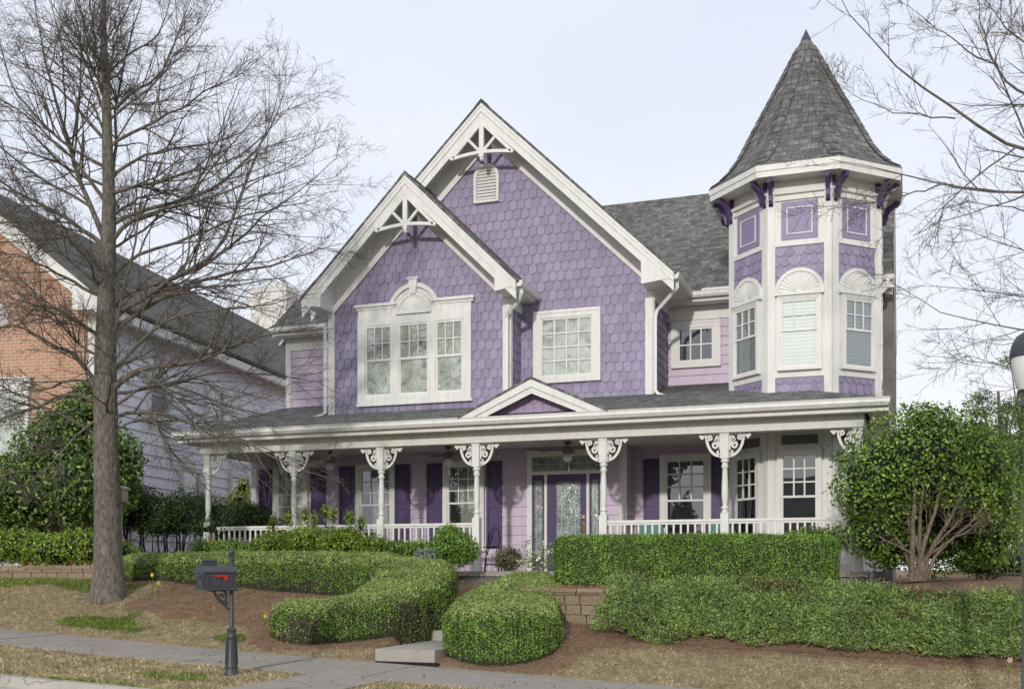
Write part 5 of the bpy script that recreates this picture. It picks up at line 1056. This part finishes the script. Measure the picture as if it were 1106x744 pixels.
def shrub(name, label, bl, n, size, mat, aspect=.5, cat='shrub', core=.7, extra=None, shell=(.7, 1.1), stems=0, flowers=None, coremat=CORE, group=None, jit=.8):
    b0 = np.array(bl); x, y = b0[:, 0].mean(), b0[:, 1].mean(); g = min(gz1(x, y), (b0[:, 2]-b0[:, 5]).min()) if stems == 0 else gz1(x, y)
    t = thing(name, (x, y, g), label, cat, group); nb = NB()
    if core: coreblob(nb, bl, core, 0)
    P, Nn = blobs(nb, bl, n, size, aspect, 1 if core else 0, jit, shell)
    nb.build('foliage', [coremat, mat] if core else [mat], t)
    if flowers:
        fm, k, fs = flowers; nb = NB(); i = rng.choice(len(P), k)
        for q in range(5): leaves(nb, P[i]+rng.normal(0, fs*.35, (k, 3))+Nn[i]*.05, Nn[i], fs, .8, .8, 0)
        nb.build('blossoms', fm, t)
    if stems:
        nb = NB(); m_ = stems; LP = []; LR = []
        for k in range(m_):
            j = k % len(bl); bb = b0[j]; s = np.array([bb[0]+rng.uniform(-.5, .5)*bb[3], bb[1]+rng.uniform(-.5, .5)*bb[4], gz1(bb[0], bb[1])-.03]); e = s+np.array([rng.normal(0, .25)*bb[3], rng.normal(0, .25)*bb[4], (bb[2]+bb[5]*.5)-s[2]])
            q = resample([s, (s+e)/2+rng.normal(0, .06, 3), e], 8); LP.append(q); LR.append(rng.uniform(.012, .03)*np.linspace(1, .35, 8))
        LP, LR = np.array(LP), np.array(LR); tubes(nb, LP, LR, 6, 0); A, RA = grow(LP, LR, 5, (20, 50), .45, 5, .15, .08, .1, .6); tubes(nb, A, np.maximum(RA, .004), 4, 0); nb.build('stems', BARKD, t, smooth=True)
    return t
def BB(px, py, Y, rx, rz, ry=None):              # blob centred on a pixel, radii in metres
    q = at(px, py, Y); return (q.x, q.y, q.z, rx, ry or rx, rz)
shrub('evergreen_tree', 'broad glossy evergreen tree behind the bare trunk, in front of the brick house', [BB(40, 530, 18.6, 1.0, .85), BB(95, 520, 18.6, .9, .9), BB(70, 480, 18.7, .9, .7), BB(5, 535, 18.4, .9, .75), BB(120, 500, 18.8, .65, .75), BB(88, 452, 18.8, .6, .5), BB(115, 540, 18.7, .5, .5), BB(-30, 545, 18.4, .8, .7), BB(98, 425, 18.8, .3, .3)], 30000, .10, MAGN, .5, 'tree', .62, stems=12)
shrub('leggy_hedge', 'dark green hedge on bare leggy stems between the two houses', [BB(150, 552, 20.0, .62, .45), BB(185, 556, 20.0, .62, .42), BB(220, 560, 20.1, .62, .38), BB(255, 565, 20.2, .62, .33), BB(140, 545, 20.6, .7, .55), BB(205, 552, 20.7, .8, .45), BB(262, 560, 20.8, .7, .36), BB(172, 565, 19.8, .5, .3), BB(235, 570, 20, .5, .26)], 24000, .055, DARKH, .55, 'hedge', .74, stems=46)
shrub('evergreen_bush', 'small bright bush in front of the pale blue house window, left of the porch wall', [BB(258, 545, 22.2, .3, .3), BB(262, 528, 22.3, .16, .25)], 900, .08, YELG, .5, 'bush', .6)
shrub('low_hedge', 'low bright green hedge above the brown block wall at the left edge', [BB(px, 593+rng.uniform(-3, 3), 16.95+rng.uniform(-.1, .2), .42, .30) for px in range(-50, 108, 14)], 16000, .06, YELG, .5, 'hedge', .74, shell=(.8, 1.12))
shrub('evergreen_bush', 'yellow green bush just right of the bare tree trunk, left of the clipped hedge', [BB(140, 605, 17.6, .25, .3), BB(133, 598, 17.6, .2, .25)], 1500, .05, YELG, .5, 'bush', .6)
shrub('flowering_bush', 'dark green bush with red and white blossoms at the foot of the leftmost porch post', [BB(225, 594, 18.3, .36, .19), BB(250, 595, 18.3, .4, .19), BB(275, 596, 18.3, .35, .18)], 7000, .05, HEDGE_SIDE, .5, 'bush', .72, flowers=(FLR, 9, .05))
shrub('nandina_bush', 'tall yellow green bush with upright shoots before the porch railing between the left posts', [BB(300, 588, 18.5, .40, .25), BB(335, 586, 18.5, .46, .29), BB(370, 587, 18.5, .44, .29), BB(402, 592, 18.5, .3, .22)]+[BB(p, q, 18.5, .06, .15) for p, q in ((295, 565), (312, 560), (330, 556), (352, 553), (360, 555), (377, 560), (390, 566), (340, 562))], 13000, .06, YELG, .45, 'bush', .66)
shrub('evergreen_bush', 'dark green bush in front of the railing between nandina and the bright bush', [BB(430, 595, 18.7, .34, .16), BB(452, 595, 18.6, .28, .17)], 5000, .05, HEDGE_SIDE, .5, 'bush', .7)
shrub('evergreen_bush', 'pale silvery leafed bush tucked between the green bushes left of the entry post', [BB(461, 602, 18.3, .22, .14)], 1200, .045, leafmat('silvery leaves', (.15, .18, .15), (.3, .34, .3), (.45, .48, .45)), .4, 'bush', .6)
shrub('evergreen_bush', 'bright green spreading bush just left of the entry post', [BB(488, 592, 18.7, .36, .33), BB(475, 600, 18.6, .22, .2), BB(503, 594, 18.7, .22, .24), BB(484, 579, 18.7, .22, .2)], 7000, .06, HEDGE_B, .35, 'bush', .62)
shrub('potted_bush', 'small round variegated bush on the porch right of the scroll stand', [BB(549, 604, 20.0, .26, .22)], 2600, .04, leafmat('variegated leaves', (.05, .07, .03), (.16, .17, .08), (.36, .34, .2)), .5, 'bush', .7)
shrub('flowering_bush', 'airy bush with white blossoms in front of the left door sidelight', [BB(575, 606, 19.2, .26, .14), BB(592, 600, 19.2, .2, .22), BB(570, 590, 19.2, .07, .2)], 900, .045, HEDGE_SIDE, .4, 'bush', 0, shell=(.3, 1.1), flowers=(FLW, 40, .05))
shrub('evergreen_bush', 'low leafy bush rising above the right end of the boxy hedge', [BB(880, 578, 18.4, .3, .12), BB(897, 584, 18.4, .22, .22), BB(862, 580, 18.4, .25, .08)], 2600, .045, HEDGE_SIDE, .5, 'bush', .6)
# spreading juniper over the right bank
def juniper():
    nb = NB(); n = 34000; X_ = rng.uniform(-4.35, 3.3, n); Y_ = rng.uniform(15.15, 16.7, n)
    edge = 15.33+.10*vnoise(X_, Y_, 2.2, 41); top = np.interp(X_, [-4.4, -3.6, -1, 0, 1.5, 3.3], [16.0, 16.3, 16.4, 16.4, 16.3, 16.4])+.12*vnoise(X_, Y_, 2.5, 44)
    k = (Y_ > edge) & (Y_ < top) & (X_ > -4.2+.25*vnoise(Y_*2, X_, 2, 43)); X_, Y_ = X_[k], Y_[k]; n = len(X_)
    def surf(x, y):
        b = np.interp(y, [15.25, 15.45, 15.8, 16.2], [0, .30, .72, 1.0]); bl = np.interp(y, [15.25, 15.45, 15.75, 15.95], [0, .45, .86, 1.0]); wl = np.clip((-3.3-x)/.4, 0, 1); b = b*(1-wl)+bl*wl
        lo = gz(x, np.full_like(x, 15.25)); hi = plat(x, 15.95)+.05
        return lo+(hi-lo)*b+.05*vnoise(x, y*1.5, 5, 45)+.05*np.abs(vnoise(x, y*1.5, 9, 49))+.03
    ys_ = np.linspace(15.5, 16.3, 22); xs_ = np.linspace(-4.2, 3.3, 90); A, B = np.meshgrid(xs_, ys_); Zc = surf(A, B)-.13; I = np.arange(A.size).reshape(A.shape)
    nb.add(np.stack([A, B, Zc], -1), np.stack([I[:-1, :-1], I[:-1, 1:], I[1:, 1:], I[1:, :-1]], -1).reshape(-1, 4), 0)
    Z_ = surf(X_, Y_); base = np.stack([X_, Y_, Z_-.06], -1); d = unit(np.stack([rng.normal(0, .8, n), rng.normal(-.45, .5, n), rng.uniform(.1, .9, n)], -1)); Ls = rng.uniform(.06, .20, (n, 1))*(1+.5*vnoise(X_, Y_, 4, 51))[:, None]; tone = rng.random(n)+.35*vnoise(X_, Y_, 6, 52)
    for q in range(7):                           # each sprig: a stem and small needles along it
        c = base+d*Ls*(q/6); dd = unit(d+rng.normal(0, .55, (n, 3))); s = .034; b = unit(np.cross(dd, rng.normal(0, 1, (n, 3))))
        v = np.stack([c-b*.007, c+b*.007, c+dd*s+b*.004, c+dd*s-b*.004], 1).reshape(-1, 3)
        br = (vnoise(X_, Y_, 2.4, 47) > .35) & (rng.random(n) < .55); F_ = np.arange(4*n).reshape(n, 4); lt = ~br & (tone > .8); nb.add(v, F_[~br & ~lt], 1); nb.add(v[:0], F_[:0], 1); nb.F.append(F_[br]+nb.n-4*n); nb.M.append(np.full(int(br.sum()), 2)); nb.F.append(F_[lt]+nb.n-4*n); nb.M.append(np.full(int(lt.sum()), 3))
    tag(nb.build('juniper', [COREH, JUNI, JUNID, JUNIL]), 'blue green spreading juniper covering the bank right of the block wall', 'ground cover', kind='stuff')
juniper()
# ------------------------------------------------------------ grass and straw
def blades(name, n, fn, size, mat, lean, wdt, label, cat, dz=0):
    X_ = rng.uniform(-17, 3.5, n); Y_ = rng.uniform(9.78, 17.4, n); k = fn(X_, Y_) & ~((Y_ > 12.03) & (Y_ < 13.68)) & ~((X_ > -7.04) & (X_ < -5.95) & (Y_ < 12.1)) & ~((X_ > -7.08) & (X_ < -5.7) & (Y_ > 13.6))
    for h_ in HEDGES: k &= sdf(HEDGES[h_], X_, Y_)[0] > -.1
    X_, Y_ = X_[k], Y_[k]; n = len(X_); Z_ = gz(X_, Y_)+dz; b = np.stack([X_, Y_, Z_], -1); az = rng.uniform(0, 2*np.pi, n); el = rng.uniform(lean[0], lean[1], n)
    d = np.stack([np.cos(az)*np.cos(el), np.sin(az)*np.cos(el), np.sin(el)], -1); s = size*rng.uniform(.5, 1.4, (n, 1)); p = np.stack([-np.sin(az), np.cos(az), np.zeros(n)], -1)*wdt
    v = np.stack([b-p, b+p, b+d*s], 1).reshape(-1, 3); nb = NB(); nb.add(v, np.arange(3*n).reshape(n, 3)); tag(nb.build(name, mat, base=(-7, 13, -1)), label, cat, kind='stuff')
mm = lambda X_, Y_: mulchmask(X_, Y_) > .5
gg = lambda X_, Y_: greenmask(X_, Y_) > .5
blades('dry_grass', 260000, lambda x, y: mulchmask(x+rng.normal(0, .07, len(x)), y+rng.normal(0, .07, len(x))) < .5, .075, STRAW, (.05, .6), .0036, 'dry straw coloured winter lawn', 'grass')
blades('green_grass', 330000, lambda x, y: gg(x, y) & ~mm(x, y), .055, GRASS, (.5, 1.4), .003, 'fresh green grass tufts in the dry lawn', 'grass')
blades('green_grass', 14000, lambda x, y: ~mm(x, y) & ~gg(x, y), .045, GRASS, (.3, 1.3), .0025, 'scattered green blades among the dry lawn', 'grass')
blades('pine_straw', 170000, lambda x, y: mulchmask(x+rng.normal(0, .10, len(x)), y+rng.normal(0, .10, len(x))) > .5, .15, PSTRAW, (-.02, .3), .003, 'brown pine straw mulch', 'mulch', .012)
nb = NB(); n = 700; X_ = rng.uniform(-16, 2.5, n); Y_ = rng.uniform(9.8, 17, n); leaves(nb, np.stack([X_, Y_, np.maximum(gz(X_, Y_), np.where((Y_ > 12.05) & (Y_ < 13.68), zs(X_), -9))+.02], -1), np.tile([0, 0, 1.], (n, 1)), .042, .6, .35, 0, out=(0, .01))
tag(nb.build('fallen_leaves', leafmat('fallen brown leaves', (.10, .06, .03), (.22, .14, .07), (.36, .26, .15), .8, .2, 0)), 'scattered brown fallen leaves', 'leaves', kind='stuff')
# ------------------------------------------------------------ flowers
def daffodil(px, py, Y, fm, label, group=None, h=.26, name='daffodil'):
    q = at(px, py, Y); g = gz1(q.x, q.y); t = thing(name, (q.x, q.y, g), label, 'flower', group); m = MB(); c = Vector((q.x, q.y, g))
    for k in range(6):
        a = random.uniform(0, 6.28); d = Vector((math.cos(a)*.06, math.sin(a)*.06, 0)); p = Vector((-math.sin(a), math.cos(a), 0))*.006; hh = h*random.uniform(.6, .9)
        m.add([c-p, c+p, c+d*.5+p+Vector((0, 0, hh*.7)), c+d*.5-p+Vector((0, 0, hh*.7)), c+d*1.3+Vector((0, 0, hh))], [(0, 1, 2, 3), (3, 2, 4)])
    m.tube([c, c+Vector((.01, 0, h*.6)), c+Vector((.02, -.01, h))], .004, 5); m.build('leaf_tuft', GRASS, t, recalc=False)
    m = MB(); C1 = c+Vector((.02, -.02, h))
    for k in range(6):
        a = k*math.pi/3; d = Vector((math.cos(a), 0, math.sin(a))); e = Vector((-math.sin(a), 0, math.cos(a))); m.add([C1, C1+d*.02+e*.012, C1+d*.045, C1+d*.02-e*.012], [(0, 1, 2, 3)])
    m.lathe((C1.x, C1.y-.0, C1.z-.008), [(.008, 0), (.012, .012), (.015, .02)], 8); m.build('petals', fm, t, recalc=False)
daffodil(164, 640, 15.6, FLY, 'yellow daffodil with a taller stem at the left end of the clipped hedge', h=.34); daffodil(171, 641, 15.5, FLY, 'lower yellow daffodil beside the taller one at the left hedge', h=.24)
daffodil(286, 672, 14.9, FLY, 'single small yellow bloom at the left foot of the rounded hedge lobe', h=.14)
daffodil(1089, 706, 15.0, FLP, 'pink tulip in the pine straw beside the lamp pole', h=.16, name='tulip')
# ------------------------------------------------------------ neighbour house (brick front, pale blue side)
def neighbour():
    ge = 8.0; P0 = Vector((-17.0, 20.0, 0)); nh = thing('brick_house', (P0.x, P0.y, -.4), 'neighbouring house with orange brick gable front and pale blue side wall at the left', 'house'); ze, W, p = 6.2, 3.5, .8; Z0 = -.8
    F = Frame(P0, ge); S = Frame(P0, ge+90)       # front and right side
    L1 = 24.0; zr = ze+p*W
    m = MB(); reg_ = [(-2*W, Z0), (0, Z0), (0, ze-.15), (-W, zr-.15), (-2*W, ze-.15)]; m.fprism(F, reg_, -.3, 0); m.build('brick_wall', BRICK, nh)
    wall(S, [(.12, Z0), (L1, Z0), (L1, ze-.1), (.12, ze-.1)], 'lap', LAV, nh, h=.26)
    m = MB(); rf = MB(); o = .5; y0, y1 = -o, L1+.4
    for s in (-1, 1):
        a, b = (-W, zr), (-W+s*(W+.45), zr-p*(W+.45))
        rf.hexa([F.p(b[0], b[1], o), F.p(a[0], a[1], o), F.p(a[0], a[1], -y1), F.p(b[0], b[1], -y1), F.p(b[0], b[1]+.08, o), F.p(a[0], a[1]+.08, o), F.p(a[0], a[1]+.08, -y1), F.p(b[0], b[1]+.08, -y1)])
        m.fprism(F, [(a[0], a[1]), b, (b[0], b[1]-.2), (a[0], a[1]-.26)], o-.05, o-.015); m.fprism(F, [(a[0], a[1]-.26), (b[0], b[1]-.2), (b[0]-s*.1, b[1]-.32), (a[0], a[1]-.42)], o-.09, o-.06)
        m.fprism(F, [(a[0], a[1]-.03), (b[0], b[1]-.03), (b[0], b[1]-.06), (a[0], a[1]-.06)], 0, o-.09)
    rf.build('roof', ROOF2, nh)
    m.fprism(F, [(-.35, ze-.5), (.45, ze-.5), (.45, zr-p*(W+.45)-.02), (-.35, ze+.12)], .004, o-.02); m.fbox(S, -o, L1+.4, ze-.62, ze-.42, .30, .45); m.fbox(S, 0.0, L1+.4, ze-.46, ze-.42, 0, .30); m.fbox(S, .02, L1, ze-.75, ze-.47, 0, .05); m.fbox(F, -.24, .03, Z0, ze-.5, 0, .04); m.fbox(S, 0, .16, Z0, ze-.5, 0, .04)
    m.build('fascia', WHITE, nh)
    window(nh, F, (-3.3, -1.85, 2.5, 4.0), 4, 4, 'curtain', .14, split=3.3, n=.004, head=.18)
    m = MB(); fan(m, F, -2.85, 5.55, .62, .66, .01, 15); m.fprism(F, [(-2.94, 6.1), (-2.76, 6.1), (-2.7, 6.45), (-3.0, 6.45)], .01, .1); m.build('sunburst_panel', WHITE, nh)
    window(nh, F, (-3.2, -1.9, -.1, 1.6), 4, 4, 'curtain', .12, split=.8, n=.004, head=.12)
    def sw(px0, px1, y0, y1, inn='curtain', cols=2, rows=2):
        def hit(px):
            best = None
            for v in np.linspace(0, 23, 2301):
                q = S.p(v, 0, 0); r = cA*q.x+sA*q.y; d = -sA*q.x+cA*q.y; e = abs(XC+FPX*r/d-px)
                if best is None or e < best[0]: best = (e, v, d)
            return best[1], best[2]
        v0, d0_ = hit(px0); v1, d1_ = hit(px1); d = (d0_+d1_)/2; z1, z0 = (YH-y0)*d/FPX, (YH-y1)*d/FPX
        window(nh, S, (v0, v1, z0, z1), cols, rows, inn, .12, split=(z0+z1)/2, n=.01)
    sw(195, 212, 509, 545, 'blind', 1, 1); sw(248, 266, 516, 560, 'blind', 1, 1); sw(160, 178, 405, 450, 'blind', 1, 1); sw(222, 238, 420, 455, 'blind', 1, 1)
    sw(250, 263, 504, 511, 'dark', 1, 1)
    q = dp(296, 340, 52); m = MB(); a = .98; m.box(q.x-a, q.x+a, q.y-.5, q.y+.5, 3, (YH-318)*52/FPX); m.box(q.x-a-.06, q.x+a+.06, q.y-.56, q.y+.56, (YH-318)*52/FPX, (YH-313)*52/FPX); m.box(q.x-.2, q.x+.2, q.y-.15, q.y+.15, (YH-313)*52/FPX, (YH-306)*52/FPX); m.build('chimney', WHITE2, nh)
neighbour()
m = MB(); q = dp(131, 535, 19.0); x, y = q.x, q.y
m.box(x-.06, x+.075, y-.08, y+.08, q.z-.11, q.z+.1); m.fprism(Frame((x, y-.1, q.z)), [(-.10, .10), (.11, .10), (.11, .125), (.005, .17), (-.10, .125)], -.2, .0); m.lathe((x, y, 0), [(.02, gz1(x, y)), (.02, q.z-.1)], 8); m.fprism(Frame((x+.0, y-.08, q.z)), arc(.01, -.0, .022, .022, 0, 330, 10), 0, .004)
tag(m.build('birdhouse', WOODF), 'small pale wooden birdhouse on a thin pole just behind the bare tree trunk', 'birdhouse')
# ------------------------------------------------------------ far right background
def pine(px, py, d, rad, hgt, label, mat=PINEM, n=5200, size=.16, loose=True):
    c = dp(px, py, d); g = -.3; t = thing('pine_tree', (c.x, c.y, g), label, 'tree', None); bl = []
    for k in range(22): a = rng.uniform(0, 6.28); f = rng.random(); r = rad*(1-.55*f)*rng.uniform(.3, 1); bl.append((c.x+r*math.cos(a), c.y+r*math.sin(a), c.z-hgt*.5+hgt*f, rad*.32, rad*.32, rad*.2))
    nb = NB(); blobs(nb, bl, n, size, .22, 0, 1.0, (.2, 1.1)); nb.build('crown', mat, t); nb = NB()
    T = resample([(c.x, c.y, g-.2), (c.x+.1, c.y, c.z), (c.x, c.y, c.z+hgt*.5)], 10); tubes(nb, T[None], np.linspace(.17, .04, 10)[None], 8, 0)
    LP = np.array([resample([T[int(rng.integers(3, 9))], np.array(b[:3])*.5+T[5]*.5, b[:3]], 6) for b in bl]); tubes(nb, LP, np.broadcast_to(np.linspace(.045, .012, 6), (len(bl), 6)), 5, 0); nb.build('trunk', BARK, t, smooth=True)
pine(1078, 475, 34, 1.5, 3.0, 'grey green pine tree with open crown behind the big shrub'); pine(1102, 450, 40, 1.6, 5.0, 'taller pine tree at the right edge behind the street lamp'); pine(1062, 500, 38, 1.5, 2.4, 'lower pine tree peeking over the right shoulder of the big shrub'); pine(1120, 500, 32, 1.4, 3.2, 'pine tree half cut off by the right edge of the picture')
shrub('young_tree', 'small yellow green young tree between the big shrub and the lamp pole', [BB(1093, 535, 24, .45, .55), BB(1088, 555, 24, .4, .45), BB(1098, 560, 24, .4, .4), BB(1084, 520, 24, .3, .35)], 1500, .09, YELG, .5, 'tree', 0, shell=(.3, 1.1), stems=4)
shrub('low_hedge', 'low green hedge behind the dark fence right of the big shrub', [BB(p, 607, 22.5, .45, .25) for p in range(1050, 1130, 12)], 5000, .06, HEDGE_SIDE, .5, 'hedge', .75)
q0, q1 = at(1058, 612, 21.0), at(1140, 612, 21.0); t = thing('garden_fence', ((q0.x+q1.x)/2, 21, gz1(q0.x, 21)), 'low dark metal picket fence beyond the pine straw at the right edge', 'fence'); m = MB(); k = MB(); x = q0.x; g = gz1(q0.x, 21)
m.box(q0.x, q1.x, 20.99, 21.01, g+.42, g+.45); m.box(q0.x, q1.x, 20.99, 21.01, g+.1, g+.13); m.build('rail', BLACK, t)
while x < q1.x: pk = MB(); pk.box(x, x+.018, 20.985, 20.988, g, g+.5) ; pk.build('picket', BLACK, t); x += .11
bk = thing('distant_house', (8.5, 46, -.5), 'pale distant house seen low behind the shrubs at the right edge', 'house'); c0 = dp(1075, 600, 46); m = MB(); m.box(c0.x, c0.x+9, c0.y, c0.y+8, -.8, (YH-566)*46/FPX); m.build('wall', LAV, bk); m = MB(); za_ = (YH-566)*46/FPX
m.add([(c0.x-.4, c0.y-.5, za_), (c0.x+9.4, c0.y-.5, za_), (c0.x+9.4, c0.y+4, za_+1.2), (c0.x-.4, c0.y+4, za_+1.2), (c0.x+9.4, c0.y+8.5, za_), (c0.x-.4, c0.y+8.5, za_)], [(0, 1, 2, 3), (3, 2, 4, 5), (0, 3, 5), (1, 4, 2)]); m.build('roof', ROOF2, bk)
window(bk, Frame((c0.x, c0.y, 0)), (.8, 1.5, .4, 1.5), 2, 2, 'dark', .1)
# ------------------------------------------------------------ the other side of the street, which the windows mirror
ah = thing('brick_house', (-4, -34, zs(0)), 'brick house across the street, mirrored in the porch windows', 'house'); m = MB(); F = Frame((0, -34, 0), 180)
m.box(-9, 1, -44, -34, -2, 3.6); m.build('brick_wall', BRICK, ah); m = MB()
m.add([(-9.6, -33.4, 3.5), (1.6, -33.4, 3.5), (1.6, -39, 6.6), (-9.6, -39, 6.6), (1.6, -44.6, 3.5), (-9.6, -44.6, 3.5)], [(0, 1, 2, 3), (3, 2, 4, 5), (0, 3, 5), (1, 4, 2)]); m.build('roof', ROOF2, ah)
for k in (1, 4.5, 7): window(ah, F, (k, k+1.1, .2, 2.0), 2, 3, 'dark', .12, split=1.1)
for i, (x, y, hh) in enumerate([(-15, -30, 5.5), (-20, -36, 7), (6, -33, 6), (12, -38, 7.5), (-27, -40, 8), (20, -42, 8), (-34, -38, 7)]):
    bl = [(x+rng.normal(0, 1.0), y+rng.normal(0, 1.0), -1+hh*f, 2.0*(1.15-f), 2.0*(1.15-f), 1.1) for f in np.linspace(.25, .95, 9)]
    shrub('evergreen_tree', ['evergreen tree across the street left of the brick house', 'second evergreen tree across the street, behind the first', 'evergreen tree across the street right of the brick house', 'bigger evergreen across the street, further right', 'evergreen across the street, far to the left', 'evergreen across the street, far to the right', 'evergreen across the street, farthest left of all'][i], bl, 3500, .3, PINEM, .5, 'tree', .6, stems=3)
# ------------------------------------------------------------ light, sky, camera
for o in [o for o in bpy.data.objects if o.parent is None]: o.location.z += LIFT
w = bpy.data.worlds.new('World'); bpy.context.scene.world = w; w.use_nodes = True; nt = w.node_tree; bg = nt.nodes['Background']
sky = N(nt, 'ShaderNodeTexSky', sky_type='NISHITA'); sky.sun_disc = False; sky.sun_elevation = R(16); sky.sun_rotation = R(180-4); sky.air_density = 1; sky.dust_density = 2
tc = N(nt, 'ShaderNodeTexCoord'); mp = N(nt, 'ShaderNodeMapping'); mp.inputs['Scale'].default_value = (1, 1, 3.2); L(nt, tc.outputs['Generated'], mp.inputs[0])
cl = noise(nt, 1.6, 7, .5, mp.outputs[0], .3); sx = N(nt, 'ShaderNodeSeparateXYZ'); L(nt, tc.outputs['Generated'], sx.inputs[0])
hz = ramp(nt, sx.outputs['Z'], [(0.0, (9.2, 9.4, 9.9)), (.2, (8.7, 9.1, 10.1)), (.5, (8.3, 8.8, 9.9)), (1, (10.5, 10.6, 10.9))])
cloud = ramp(nt, cl, [(.32, (.90, .925, .985)), (.72, (1.08, 1.06, 1.01))]); hz = mixc(nt, 1.0, hz, cloud, 'MULTIPLY')
veil = mixc(nt, .93, sky.outputs[0], hz); L(nt, veil, bg.inputs[0]); bg.inputs[1].default_value = .104
sun = bpy.data.lights.new('sun', 'SUN'); sun.energy = 2.0; sun.angle = R(2.2); sun.color = (1, .955, .88); so = bpy.data.objects.new('sun', sun); COL.objects.link(so)
el, az = R(16), R(4); dirv = Vector((math.sin(az)*math.cos(el)*-1, math.cos(az)*math.cos(el), -math.sin(el))); so.rotation_euler = dirv.to_track_quat('-Z', 'Y').to_euler(); so.location = (0, -10, 12)
cam = bpy.data.cameras.new('camera'); cam.sensor_width = 36; cam.lens = FPX/1106*36; cam.shift_y = (YH-372)/1106; cam.clip_end = 3000; cam.clip_start = .05
co = bpy.data.objects.new('camera', cam); COL.objects.link(co); co.location = (0, 0, LIFT); co.rotation_euler = (R(90), 0, AX); bpy.context.scene.camera = co
s = bpy.context.scene; s.render.engine = 'CYCLES'; s.view_settings.view_transform = 'Standard'; s.view_settings.look = 'None'; s.view_settings.exposure = 0; s.render.resolution_x = 1024; s.render.resolution_y = 688
s.cycles.max_bounces = 6; s.cycles.transparent_max_bounces = 8
